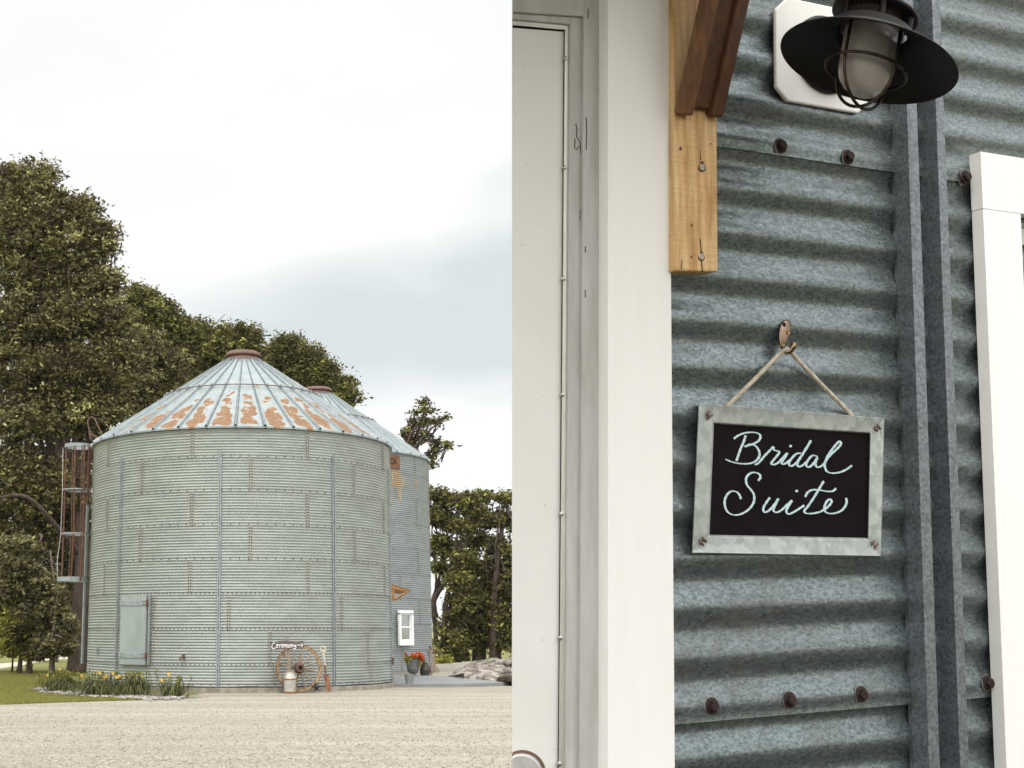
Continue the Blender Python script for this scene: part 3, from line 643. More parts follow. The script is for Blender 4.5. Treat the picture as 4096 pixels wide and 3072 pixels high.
# ceremony sign on a post
ys = yw - .34
cs = thing('arrow_sign', gp(1160, 2765), 'grey weathered board on a post reading Ceremony with an arrow', 'sign')
m = MB(); m.tube([at(*q1(640, 1440), ys + .05), at(*q1(632, 700), ys + .04), at(*q1(612, 300), ys + .04), at(*q1(600, 110), ys + .04)], [.048, .046, .036, .026], 4); m.build('post', M['wood_grey'], cs)
bd = [(135, 262), (250, 258), (320, 235), (380, 222), (560, 212), (620, 222), (800, 232), (930, 228), (1012, 222), (1020, 300), (1032, 330), (1030, 400), (980, 430), (760, 445), (560, 442), (330, 458), (160, 462), (150, 390), (138, 330)]
m = MB(); m.prism([at(*q1(x, y), ys - .02) for x, y in bd], (0, .03, 0)); m.build('board', M['wood_sign'], cs)
def smooth_line(P, n=6):
    P = [np.asarray(p, float) for p in P]
    if len(P) < 3: return P
    o = []
    for i in range(len(P) - 1):
        a, b, c, d = P[max(i - 1, 0)], P[i], P[i + 1], P[min(i + 2, len(P) - 1)]
        for k in range(n):
            t = k / n; o.append(.5 * (2 * b + (c - a) * t + (2 * a - 5 * b + 4 * c - d) * t * t + (3 * b - a - 3 * c + d) * t ** 3))
    return o + [P[-1]]
cer = [[(268, 295), (245, 282), (212, 292), (190, 330), (184, 380), (195, 420), (228, 436), (262, 420), (295, 392)],
 [(312, 366), (345, 350), (352, 325), (335, 312), (314, 335), (310, 375), (328, 402), (357, 392)],
 [(385, 318), (393, 400)], [(392, 350), (410, 325), (430, 318)],
 [(446, 366), (480, 352), (489, 326), (470, 312), (448, 338), (447, 375), (465, 403), (492, 390)],
 [(518, 315), (525, 398)], [(523, 345), (540, 318), (554, 332), (558, 395)], [(558, 345), (577, 318), (591, 338), (594, 405)],
 [(640, 320), (618, 342), (618, 380), (640, 402), (662, 380), (662, 342), (640, 320)],
 [(690, 315), (697, 398)], [(695, 345), (714, 318), (733, 335), (742, 395)],
 [(765, 322), (770, 362), (790, 375), (810, 350)], [(815, 318), (819, 400), (806, 430), (780, 436), (738, 430)],
 [(855, 336), (995, 335)], [(964, 286), (995, 335), (970, 384)]]
m = MB()
for st in cer: m.tube([at(*q1(*p), ys - .026) for p in (smooth_line(st) if len(st) > 2 else st)], .0088, 6)
m.build('lettering', M['paint'], cs)
# milk can
def canlike(name, cpx, ytop, ybot, Y, prof_px, mats, label, cat, z0=0., k=40, parts=None):
    """prof_px: (half width px, y px) from bottom to top"""
    s = (Y) / F_ * 1.02; c = gp(cpx, ybot, z0); c = at(cpx, ybot, Y); c[2] = z0
    o = thing(name, c, label, cat); return o, c, s
Yc = YG - .30; c = at(1160, 2765, Yc); c[2] = 0; s = Yc / F_ * 1.01
def hpx(y, yb): return (yb - y) * s * 1.03
mc = thing('milk_can', c, 'old dented steel milk can with a rusty base before the wagon wheel', 'milk can')
pr = [(23.5, 2765), (24, 2757), (24, 2717), (24.6, 2715), (24.6, 2711), (24, 2709), (22.5, 2704), (18.5, 2696), (16.5, 2692), (15.8, 2688), (16.2, 2685.5), (17.3, 2684), (17.3, 2682.5), (14, 2682.5), (13.5, 2690)]
m = MB(); m.lathe([(a_ * s, hpx(y, 2765)) for a_, y in pr], c, k=36)
def can_mat():
    m_, t, b = new_mat('can_steel'); v = coords(t); spz = N_(t, 'ShaderNodeSeparateXYZ'); t.links.new(v, spz.inputs[0])
    base = ramp(t, noise(t, v, 5, 5, .6), [(.3, (.36, .345, .30)), (.65, (.50, .485, .43))])
    rr_ = ramp(t, math_(t, 'ADD', noise(t, v, 9, 5), math_(t, 'MULTIPLY', spz.outputs[2], -.0)), [(.56, (0, 0, 0)), (.66, (1, 1, 1))])
    t.links.new(mixc(t, math_(t, 'MULTIPLY', rr_, .5), base, (.33, .22, .12)), b.inputs['Base Color']); b.inputs['Metallic'].default_value = .35; b.inputs['Roughness'].default_value = .5; return m_
M['can'] = can_mat(); m.build('body', M['can'], mc, smooth=True)
m = MB()
for y in (2712.8,): m.lathe([(24.7 * s, hpx(y + 2.6, 2765)), (25.2 * s, hpx(y + 1.6, 2765)), (24.9 * s, hpx(y, 2765)), (25.2 * s, hpx(y - 1.6, 2765)), (24.7 * s, hpx(y - 2.6, 2765))], c, k=36)
m.build('rusty_band', M['rust_or'], mc, smooth=True)
m = MB(); m.lathe([(24.2 * s, hpx(2765.1, 2765)), (24.4 * s, hpx(2758, 2765)), (24.1 * s, hpx(2757, 2765))], c, k=36); m.build('rusty_base', M['rust_or'], mc, smooth=True)
for sx in (-1, 1):
    m = MB(); m.tube([c + [sx * 17 * s, 0, hpx(2694, 2765)], c + [sx * 22 * s, 0, hpx(2693, 2765)], c + [sx * 24.5 * s, 0, hpx(2699, 2765)], c + [sx * 24 * s, 0, hpx(2707, 2765)]], .009, 6); m.build('handle', M['can'], mc, smooth=True)
# spade
Yb, Yt = YG - .02, CYB - RB * math.cos(.25) - .06
sh = thing('spade', gp(*q1(1690, 1568)), 'rusty spade with a pale worn D handle leaning on the large bin', 'spade')
def sp(x, y): f = (1568 - y) / 1200; return at(*q1(x, y), Yb + (Yt - Yb) * f)
def ridge(P, c, dz, mat, name, parent):
    """a dished sheet: outline P with a raised middle point c"""
    m = MB(); m.prism(P, (0, .012, 0)); return m.build(name, mat, parent, bevel=.003)
P = [sp(1543, 1125), (sp(1700, 1122)), sp(1725, 1330), sp(1745, 1510), sp(1742, 1566), sp(1690, 1572), sp(1635, 1568), sp(1600, 1440), sp(1575, 1290)]
ridge(P, None, 0, M['rust_or'], 'blade', sh)
m = MB(); m.tube([sp(1540, 1121) - [0, .01, 0], sp(1702, 1118) - [0, .01, 0]], .014, 6); m.build('tread', M['rust_dark'], sh)
m = MB(); m.tube([sp(1625, 1290), sp(1612, 1125), sp(1600, 980), sp(1589, 870)], [.012, .034, .03, .024], 8); m.build('socket', M['rust_dark'], sh, smooth=True)
m = MB(); m.tube([sp(1590, 890), sp(1570, 720), sp(1553, 575)], [.023, .025, .026], 8); m.build('shaft', M['wood_pale'] if 'wood_pale' in M else simple('wood_pale', (.52, .47, .40), (.36, .31, .25), 12, .8, stretch=(3, 3, 1)), sh, smooth=True)
m = MB(); m.prism([sp(1478, 430), sp(1600, 425), sp(1598, 520), sp(1570, 580), sp(1535, 582), sp(1497, 530)], (0, .035, 0))
gh = MB(); gh.tube([sp(1540, 580), sp(1505, 530), sp(1480, 440), sp(1470, 380)], .022, 6); gh.tube([sp(1548, 580), sp(1588, 520), sp(1598, 440), sp(1600, 380)], .022, 6); gh.tube([sp(1520, 500), sp(1585, 500)], .036, 6); gh.tube([sp(1466, 383), sp(1602, 380)], .025, 8)
gh.build('grip', bpy.data.materials['wood_pale'], sh, smooth=True)
# metal star
ct = at(*q1(1358, 1452), YG - .12); st_ = thing('metal_star', (ct[0], ct[1], 0), 'small dark five pointed metal star propped beside the wagon wheel', 'star')
m = MB(); pts = [(1340, 1300), (1385, 1400), (1495, 1415), (1415, 1480), (1445, 1568), (1368, 1520), (1310, 1566), (1322, 1478), (1205, 1408), (1312, 1400)]
O_ = [at(*q1(x, y), YG - .12 + (1568 - y) * .0002) for x, y in pts]; cc_ = at(*q1(1356, 1448), YG - .17)
bk = [p + [0, .02, 0] for p in O_]; m.add(O_ + [cc_] + bk, [(i, (i + 1) % 10, 10) for i in range(10)] + [(i, 11 + i, 11 + (i + 1) % 10, (i + 1) % 10) for i in range(10)] + [tuple(range(20, 10, -1))])
m.build('star_plate', M['dark_iron'], st_); m = MB(); m.lathe([(.018, 0), (.014, .012), (0, .012)], at(*q1(1358, 1450), YG - .168), (0, -1, 0), 10); m.build('rivet', M['bolt'], st_)

# ------------------------------------------------------------------ slab, pots and tools by the far bin
ZS = .10
sp_ = [(1450, 2733), (1604, 2734.5), (1700, 2735.5), (1820, 2735), (1940, 2733), (2010, 2730), (2034, 2727.5), (1985, 2724), (1900, 2716), (1800, 2706.5), (1735, 2702.5), (1660, 2700.5), (1500, 2699)]
m = MB(); m.prism([gp(x, y, ZS) for x, y in sp_][::-1], (0, 0, -.13)); structure(m.build('patio', M['slab']))
def q2(x, y): return (1560 + x * .12054, 2560 + y * .12054)
def potthing(name, label, cat, x, yb, prof, mat, z0=ZS, part='body', k=36):
    """prof in zoomed pixels (half width, y)"""
    b = q2(x, yb); c = gp(b[0], b[1], z0); s = c[1] / F_ * .12054 * 1.01
    o = thing(name, c, label, cat); MB().lathe([(h * s, (yb - y) * s * 1.03) for h, y in prof], c, k=k).build(part, mat, o, smooth=True)
    return o, c, s
po, pc, ps = potthing('flower_pot', 'big grey urn shaped pot of orange and red flowers beside the window', 'flower pot', 765, 1178,
    [(150, 1178), (150, 1168), (70, 1130), (60, 1118), (120, 1112), (150, 1090), (180, 1020), (190, 985), (197, 980), (197, 972), (192, 965), (212, 860), (225, 740), (240, 720), (243, 695), (232, 688), (215, 700), (205, 740)], M['planter'])
m = MB(); m.lathe([(.001, 0), (212 * ps, 0)], pc + [0, 0, (1178 - 712) * ps * 1.03], k=24); m.build('soil', M['bark'], po)
def leafcloud(n, C, R, size, jit=1., flat=.0, r_=rng):
    """n leaf quads around centres C with radius R -> (V, nper=4)"""
    c = C + r_.normal(0, 1, (n, 3)) * R
    a = r_.normal(0, 1, (n, 3)); a[:, 2] *= (1 - flat); a /= np.linalg.norm(a, axis=1)[:, None]
    b = r_.normal(0, 1, (n, 3)); b -= a * (a * b).sum(1)[:, None]; b /= np.linalg.norm(b, axis=1)[:, None]
    s = size * r_.uniform(.45, 1.5, (n, 1))
    return np.stack([c - a * s, c + b * s * .45 - a * s * .1, c + a * s, c - b * s * .45 - a * s * .1], 1).reshape(-1, 3)
def pt2(x, y, dy=0): b = q2(x, y); return at(b[0], b[1], pc[1] + dy)
lv = []; tt = []
for _ in range(420):
    x, y = rng.uniform(480, 1120), rng.uniform(470, 715)
    if y < 520 + abs(x - 800) * .1 + 20 * math.sin(x / 40): y += 90
    lv.append(leafcloud(2, pt2(x, y, rng.uniform(-.22, .22)), .012, .045)); v_ = rng.uniform(.1, .9) + (.25 if x < 800 else -.2); tt += [v_, v_]
for x, y in [(620 + rng.normal(0, 12), y_) for y_ in range(700, 800, 6)] + [(1000 + rng.normal(0, 12), y_) for y_ in range(700, 900, 6)]:
    lv.append(leafcloud(2, pt2(x, y, -.27), .01, .035)); tt += [.8, .7]
fo_ = fastmesh('foliage', np.vstack(lv), 4, M['bright'], tt, po)
fl = [(520, 460), (545, 500), (740, 480), (745, 575), (780, 500), (830, 540), (885, 450), (850, 490), (985, 460), (960, 440), (1010, 500), (950, 570), (985, 580), (1020, 560), (945, 630), (1090, 590), (1120, 620), (1060, 650), (900, 600), (800, 560), (1085, 480)]
for i, (x, y) in enumerate(fl):
    cL = leafcloud(34, pt2(x, y, -.2 + rng.uniform(-.06, .1)), .022 if i not in (0, 1, 20) else .016, .034)
    fastmesh('flower', cL, 4, M['petal_red'], list(np.clip(rng.normal(.6 if x > 600 else .15, .25, 34), 0, 1)), po)
potthing('steel_bucket', 'small empty galvanised bucket on the slab beneath the flower pot', 'bucket', 645, 1445, [(128, 1445), (130, 1436), (122, 1430), (155, 1175), (165, 1170), (165, 1158), (155, 1158), (118, 1400), (0, 1402)], M['bucket'])
potthing('dark_milk_can', 'squat dark brown milk can standing right of the flower pot', 'milk can', 1165, 1170, [(150, 1170), (160, 1160), (162, 1040), (167, 1030), (167, 1010), (160, 1000), (152, 930), (120, 860), (95, 830), (86, 800), (92, 782), (80, 778)], M['can_dark'])
def tool(name, label, cat, pts, r, mat, yb, extra=None):
    b = gp(*q2(pts[0][0], min(pts[0][1], 1185)), ZS); o = thing(name, b, label, cat)
    def pp_(x, y, dy=0.): bb = q2(x, y); f = max(0, (1180 - y) / 1000); return at(bb[0], bb[1], b[1] + .45 * f + dy)
    MB().tube([pp_(*p) for p in pts], r, 8).build('handle', mat, o, smooth=True); return o, pp_
o, pp_ = tool('garden_fork', 'dark forged fork with a long handle leaning on the far bin, leftmost tool', 'fork', [(1385, 1175), (1345, 1020), (1350, 920), (1335, 800), (1320, 650), (1300, 470), (1290, 360)], [.02, .02, .02, .017, .017, .017, .02], M['rust_dark'], 1)
MB().tube([pp_(1262, 365), pp_(1275, 480), pp_(1300, 520)], .018, 6).build('handle_fork', M['rust_dark'], o)
o, pp_ = tool('hay_knife', 'dark iron tool with a pale shaft leaning on the far bin, middle tool', 'tool', [(1345, 1020), (1450, 770), (1425, 640), (1400, 500), (1375, 360), (1350, 300)], .02, M['wood_grey'], 1)
MB().tube([pp_(1350, 320), pp_(1325, 240), pp_(1310, 195)], .03, 6).build('grip', M['dark_iron'], o)
m = MB(); m.prism([pp_(1345, 1020), pp_(1420, 1030), pp_(1455, 1178), pp_(1370, 1178), pp_(1350, 1100)], (0, .02, 0)); m.build('blade', M['rust_or'], o)
o, pp_ = tool('hay_fork', 'tall wooden handled hay fork with thin curved tines at the far bin corner', 'fork', [(1450, 1000), (1465, 870), (1480, 700), (1478, 500), (1465, 300), (1458, 160)], [.03, .036, .03, .024, .022, .02], M['wood_old'], 1)
for k in range(6):
    e = 1480 + k * 38; MB().tube([pp_(1465, 880), pp_(1475 + k * 14, 850 + abs(k - 2) * 4 + 30), pp_(1490 + k * 27, 980), pp_(e, 1183)], .006, 5).build('tine', M['rust_dark'], o, smooth=True)
# black drain pipe by the riprap
p = thing('drain_pipe', gp(1830, 2704), 'black plastic drain pipe end lying at the edge of the slab', 'pipe')
MB().tube([gp(1798, 2707, .05), gp(1815, 2707, .08), gp(1850, 2699, .22)], .05, 8).build('pipe', M['rubber'], p, smooth=True); MB().tube([gp(1851, 2698, .22), gp(1852, 2711, -.05)], .045, 6).build('stake', M['rust_dark'], p)
# raised bank, riprap, pond
V = []; nx_, ny_ = 60, 22; crest = lambda x: np.interp(x, [1690, 1740, 1800, 1860, 1950, 2050, 2300], [2660, 2655.5, 2652.5, 2646.5, 2640.5, 2637, 2632])
for j in range(ny_ + 1):
    for i in range(nx_ + 1):
        px = 1690 + (2450 - 1690) * i / nx_; Yj = 48.5 + 13.5 * j / ny_; zc = at(px, crest(px), 62.)[2]
        u = min(1, j / ny_); z = -.03 + (zc + .03) * (u ** 1.3) + rng.normal(0, .006); b = at(px, 2700, Yj); V.append((b[0], Yj, z))
for i in range(nx_ + 1):
    px = 1690 + (2450 - 1690) * i / nx_; b = at(px, 2700, 66.); V.append((b[0], 70, -.4))
W1 = nx_ + 1
m = MB().add(V, [(j * W1 + i, j * W1 + i + 1, (j + 1) * W1 + i + 1, (j + 1) * W1 + i) for j in range(ny_ + 1) for i in range(nx_)])
structure(m.build('gravel_bank', M['gravel'], smooth=True, flat=0))
def water_mat():
    m_, t, b = new_mat('water'); b.inputs['Base Color'].default_value = (.03, .028, .022, 1); b.inputs['Roughness'].default_value = .08
    bump(t, b, noise(t, coords(t, (1, .3, 1)), 6, 3), .08, .02); return m_
wz = .13
sheet('pond', [tuple(gp(x, y, wz)) for x, y in [(1985, 2722), (1990, 2712), (2000, 2700), (2022, 2692), (2060, 2683), (2300, 2672), (2300, 2726), (2040, 2727)]], water_mat())
def stones(name, pts, sizes, mat, kind='stuff', flatz=.6):
    ico = []; t = (1 + 5 ** .5) / 2
    B_ = np.array([(-1, t, 0), (1, t, 0), (-1, -t, 0), (1, -t, 0), (0, -1, t), (0, 1, t), (0, -1, -t), (0, 1, -t), (t, 0, -1), (t, 0, 1), (-t, 0, -1), (-t, 0, 1)]) / 1.9
    Fi = [(0, 11, 5), (0, 5, 1), (0, 1, 7), (0, 7, 10), (0, 10, 11), (1, 5, 9), (5, 11, 4), (11, 10, 2), (10, 7, 6), (7, 1, 8), (3, 9, 4), (3, 4, 2), (3, 2, 6), (3, 6, 8), (3, 8, 9), (4, 9, 5), (2, 4, 11), (6, 2, 10), (8, 6, 7), (9, 8, 1)]
    T = []; tint = []
    for p_, s in zip(pts, sizes):
        V = B_ * rng.uniform(.75, 1.2, (12, 1)) * s * np.array([rng.uniform(.8, 1.4), rng.uniform(.7, 1.1), flatz * rng.uniform(.8, 1.2)])
        a = rng.uniform(0, 6.3); c_, s_ = math.cos(a), math.sin(a); V = V @ np.array([[c_, s_, 0], [-s_, c_, 0], [0, 0, 1]]) + p_
        v_ = rng.uniform(0, 1)
        for f in Fi: T += [V[f[0]], V[f[1]], V[f[2]]]; tint.append(v_)
    return fastmesh(name, np.array(T), 3, mat, tint)
def tintmat(name, stops, bs=.3, bsc=20):
    m_, t, b = new_mat(name); a = N_(t, 'ShaderNodeAttribute'); a.attribute_name = 'tint'; c = ramp(t, a.outputs['Fac'], stops)
    c = mixc(t, .15, c, ramp(t, noise(t, coords(t), bsc, 4), [(.3, (.08, .065, .05)), (.7, (.42, .39, .34))])); t.links.new(c, b.inputs['Base Color']); b.inputs['Roughness'].default_value = .95
    bump(t, b, noise(t, coords(t), bsc, 4), bs, .02); return m_
M['riprap'] = tintmat('riprap', [(0, (.09, .07, .055)), (.35, (.20, .17, .14)), (1, (.38, .355, .315))])
pts = []; sz = []
poly = [(1842, 2690), (1880, 2668), (1920, 2652), (1990, 2643), (2060, 2641), (2300, 2640), (2300, 2670), (2060, 2680), (2015, 2690), (1995, 2700), (1990, 2715), (1985, 2726), (1930, 2722), (1880, 2713), (1842, 2708)]
def inpoly(x, y, P):
    c = False; j = len(P) - 1
    for i in range(len(P)):
        if (P[i][1] > y) != (P[j][1] > y) and x < (P[j][0] - P[i][0]) * (y - P[i][1]) / (P[j][1] - P[i][1]) + P[i][0]: c = not c
        j = i
    return c
while len(pts) < 1700:
    x, y = rng.uniform(1838, 2300), rng.uniform(2640, 2726)
    if inpoly(x + rng.normal(0, 5), y, poly):
        # ride up the bank
        P0_ = gp(x, y, .05); 
        for _ in range(3):
            u = min(1, max(0, (P0_[1] - 48.5) / 13.5)); zc = at(x, float(crest(x)), 62.)[2]; zz = -.03 + (zc + .03) * u ** 1.3; P0_ = gp(x, y, zz + .03)
        if P0_[1] > 63: continue
        pts.append(P0_ + [0, 0, .02]); sz.append(rng.uniform(.06, .27))
for _ in range(160):
    x = rng.uniform(1990, 2300); P0_ = gp(x, rng.uniform(2680, 2690) - (x - 1990) * .05, .15); pts.append(P0_); sz.append(rng.uniform(.12, .25))
o = stones('riprap', np.array(pts), sz, M['riprap']); tag(o, 'pale broken rock covering the bank above the pond', 'rocks', kind='stuff')
# loose stones over the gravel close to the camera
pts = []; sz = []
while len(pts) < 9000:
    y = 2772 + 320 * rng.uniform() ** .8; x = rng.uniform(-60, 2120); P0_ = gp(x, y, .004)
    if y < np.interp(x, [0, 600, 760, 1060, 1300, 1600, 2100], [2822, 2803, 2788, 2775, 2771, 2742, 2738]): continue
    pts.append(P0_); sz.append(rng.uniform(.008, .022))
M['pebble'] = tintmat('pebble', [(0, (.21, .175, .13)), (.35, (.31, .275, .22)), (1, (.46, .43, .37))], .2, 60)
o = stones('loose_gravel', np.array(pts), sz, M['pebble']); tag(o, 'loose pale gravel scattered over the yard', 'gravel', kind='stuff')
# white rock bed
pts = []; sz = []
bedp = [(128, 2757), (160, 2752), (260, 2762), (400, 2772), (600, 2778), (720, 2780), (755, 2786), (720, 2794), (600, 2797), (500, 2792), (400, 2788), (300, 2783), (200, 2772)]
while len(pts) < 1000:
    x, y = rng.uniform(120, 770), rng.uniform(2748, 2800)
    if inpoly(x + rng.normal(0, 3), y + rng.normal(0, 1), bedp): pts.append(gp(x, y, rng.uniform(0, .04))); sz.append(rng.uniform(.03, .075))
o = stones('white_rocks', np.array(pts), sz, tintmat('whiterock', [(0, (.14, .12, .10)), (.4, (.27, .25, .22)), (1, (.42, .40, .36))])); tag(o, 'bed of whitish round rocks around the flowering clumps', 'rocks', kind='stuff')

# ------------------------------------------------------------------ grass
def blades(P, h, wd, lean=.5):
    n = len(P); a = rng.uniform(0, 2 * PI, n); d = np.c_[np.cos(a), np.sin(a), np.zeros(n)]; hh = h * rng.uniform(.5, 1.3, n)
    l = rng.normal(0, lean, (n, 3)); l[:, 2] = 1; tip = P + l * hh[:, None]
    return np.stack([P - d * wd, P + d * wd, tip], 1).reshape(-1, 3)
gp_poly = [(-40, 2824), (0, 2820), (200, 2812), (400, 2806), (600, 2800), (560, 2794), (400, 2792), (300, 2786), (200, 2776), (130, 2762), (170, 2745), (250, 2720), (310, 2700), (280, 2680), (-40, 2685)]
P = []
ylo, yhi = 2684, 2825
while len(P) < 70000:
    x, y = rng.uniform(-40, 620), yhi - (yhi - ylo) * rng.uniform() ** 1.0
    if inpoly(x, y, gp_poly): P.append(gp(x, y, -.01))
P = np.array(P); V = blades(P, .055, .007)
o = fastmesh('lawn_grass', V, 3, M['grass'], rng.uniform(0, 1, len(P))); tag(o, 'short mown green grass left of the grain bin', 'grass', kind='stuff')

# ------------------------------------------------------------------ day lilies
def lily(x0, x1, ybase, ytop, Y, n, label, flowers, seed):
    r = np.random.default_rng(seed); c = at((x0 + x1) / 2, ybase, Y); c[2] = 0; half = (x1 - x0) / 2 * Y / F_
    t = thing('day_lily', c, label, 'day lily', 'day lilies along the foot of the grain bin')
    V = []; ti = []
    H = (ybase - ytop) * Y / F_
    for i in range(n):
        b = c + [r.normal(0, half * .30), r.normal(0, .10), .0]; a = r.uniform(0, 2 * PI); L_ = H * r.uniform(1.25, 1.85); out_ = r.uniform(.45, 1.3); d = np.array([math.cos(a), math.sin(a) * .7, 0])
        wv = np.cross(d, [0, 0, 1.]) * .013; pv = b; tint = np.clip(r.normal(.45, .25), 0, 1); seg = 6; last = None
        for s in range(seg + 1):
            u = s / seg; q = b + d * (L_ * out_ * u ** 1.25 * 1.0) + np.array([0, 0, L_ * (1.5 * u - (.75 + out_ * .75) * u * u) * .92]); ww = wv * (1 - u * .85)
            q[2] = max(q[2], .015)
            if last is not None: V += [last[0], last[1], q + ww, q - ww]; ti.append(np.clip(tint + .25 * (u - .4), 0, 1))
            last = (q - ww, q + ww)
    fastmesh('leaves', np.array(V), 4, M['lily'], ti, t)
    m = MB(); bud = []; bt = []
    for i in range(int(n / 9)):
        b = c + [r.normal(0, half * .5), r.normal(0, .12), .2]; tp = b + [r.normal(0, .10), 0, H * r.uniform(.70, 1.12) - .2]; b = b - [0, 0, .18]; m.tube([b, (b + tp) / 2 + [r.normal(0, .02), 0, 0], tp], .005, 4)
        for k in range(4): bud.append(leafcloud(2, tp + r.normal(0, .02, 3), .008, .028, r_=r)); bt += [float(r.uniform(.1, .9)), .5]
    m.build('stems', M['lily'], t)['kind'] = 'stuff'; fastmesh('buds', np.vstack(bud), 4, M['bright'], bt, t)['kind'] = 'stuff'
    for fx, fy, s in flowers:
        p = at(fx, fy, Y - .12); cl = []; s = s * .62
        for k in range(6):
            a = k * PI / 3 + .3; d = nrm([math.cos(a), -.45, math.sin(a)]); e = nrm(np.cross(d, [0, -1, 0])); q = p + d * s * .55; cl += [p, q + e * s * .24, p + d * s + [0, .02, 0], q - e * s * .24]
        fastmesh('flower', np.array(cl), 4, M['petal'], list(r.uniform(.3, .9, 6)), t)
Yl = lambda y: gp(0, y)[1]
z5 = lambda x, y: (x * .36166, 2400 + y * .36166)
lily(168, 330, 2766, 2692, Yl(2772) + .3, 520, 'leftmost day lily clump, widest, with many pale buds beside the oak trunk', [(*z5(525, 830), .08), (*z5(660, 765), .07), (*z5(905, 832), .09)], 1)
lily(305, 462, 2782, 2700, Yl(2786), 520, 'second day lily clump from the left with orange flowers before the bin', [(*z5(1165, 840), .13), (*z5(1100, 805), .08), (*z5(1250, 812), .08)], 2)
lily(440, 615, 2783, 2697, Yl(2787) + .1, 560, 'third day lily clump from the left below the steel access door', [(*z5(1290, 850), .10), (*z5(1318, 842), .08), (*z5(1580, 850), .07)], 3)
lily(640, 745, 2788, 2718, Yl(2791), 300, 'smallest and rightmost day lily clump with one yellow flower', [(*z5(1787, 885), .09), (*z5(1870, 818), .09)], 4)

# ------------------------------------------------------------------ trees
def crown(name, lobes, Y, dep, n, leaf, mat, parent, seed, clump=.38, tbias=0.):
    """lobes: (px, py, rx px, ry px[, dY]) -> leaves gathered in clumps spread through the lobes"""
    r = np.random.default_rng(seed); area = np.array([l[2] * l[3] for l in lobes]); cnt = (n * area / area.sum()).astype(int); VV = []; TT = []
    s = Y / F_
    for l, k in zip(lobes, cnt):
        c = at(l[0], l[1], Y + (l[4] if len(l) > 4 else 0)); rx, rz = l[2] * s, l[3] * s; ry = min(dep, (rx + rz) / 2 * 1.1)
        nc = max(6, int(k / 40))
        d = r.normal(0, 1, (nc, 3)); d /= np.linalg.norm(d, axis=1)[:, None]; rad = r.uniform(.25, 1, (nc, 1)) ** .45
        C_ = c + d * rad * np.array([rx, ry, rz]) * np.where(r.uniform(0, 1, (nc, 1)) < .16, r.uniform(1.05, 1.32, (nc, 1)), r.uniform(.9, 1.04, (nc, 1))); ct_ = np.clip(r.normal(.40 + tbias, .25, nc), 0, 1)
        cr = clump * r.uniform(.55, 1.35, (nc, 1)); per = max(1, k // nc)
        CC = np.repeat(C_, per, 0); RR = np.repeat(cr, per, 0) * np.array([1, 1, .62])
        # leaves sit on short twigs: two scales of scatter
        tw = r.normal(0, 1, (nc * per // 4 + 1, 3)); tw = np.repeat(tw, 4, 0)[:nc * per]
        V = leafcloud(nc * per, CC + tw * RR * .62, RR * .28, leaf, flat=.35, r_=r)
        VV.append(V); TT.append(np.clip(np.repeat(ct_, per) + r.normal(0, .13, nc * per), 0, 1))
    return fastmesh(name, np.vstack(VV), 4, mat, np.concatenate(TT), parent)
def limb(m, pts, r0, r1, k=9, wob=.05, r_=rng):
    P = smooth_line([np.asarray(p, float) for p in pts], 5); n = len(P); rr = np.linspace(r0, r1, n)
    P = [p + r_.normal(0, wob * r, 3) * (0 < i < n - 1) for i, (p, r) in enumerate(zip(P, rr))]
    m.tube(P, rr * (1 + .06 * r_.normal(0, 1, n)), k)
def tree(name, label, trunk, Y, lobes, n, leaf, fol, bark, seed, r0, dep=4., clump=.38, limbs=(), group=None, tbias=0., auto=True, twr=.05, z0=0.):
    """trunk: list of (px,py); limbs: lists of (px,py,dY)"""
    r = np.random.default_rng(seed); b = at(trunk[0][0], trunk[0][1], Y); b[2] = z0
    t = thing(name, b, label, 'tree', group); m = MB(); T = [b - [0, 0, .1]] + [at(x, y, Y) for x, y in trunk[1:]]
    P = smooth_line(T, 5); k = len(P); rr = np.linspace(r0, r0 * .45, k); rr[:3] = [r0 * 1.35, r0 * 1.15, r0 * 1.05]; m.tube(P, rr, 14)
    for li in limbs: limb(m, [at(x, y, Y + d) for x, y, d in li[:-1]], li[-1][0], li[-1][1], r_=r)
    if auto:
        for l in lobes:
            i = r.integers(int(k * .45), k); s = P[i]; e = at(l[0] + r.normal(0, l[2] * .3), l[1] - l[3] * .3, Y + (l[4] if len(l) > 4 else 0)); mid = (s + e) / 2 + r.normal(0, .25, 3) + [0, 0, -.15]
            limb(m, [s, mid, e], rr[i] * .45, .03, 7, .1, r)
            for _ in range(5):
                a0 = (mid + e) / 2 + r.normal(0, .2, 3); e2 = e + r.normal(0, 1, 3) * np.array([l[2], l[2], l[3]]) * Y / F_ * .42; limb(m, [a0, (a0 + e2) / 2 + r.normal(0, .15, 3), e2], .05, .012, 5, .2, r)
    m.build('trunk', M[bark], t, smooth=True, flat=0)
    crown('crown', lobes, Y, dep, n, leaf, M[fol], t, seed + 100, clump, tbias); return t
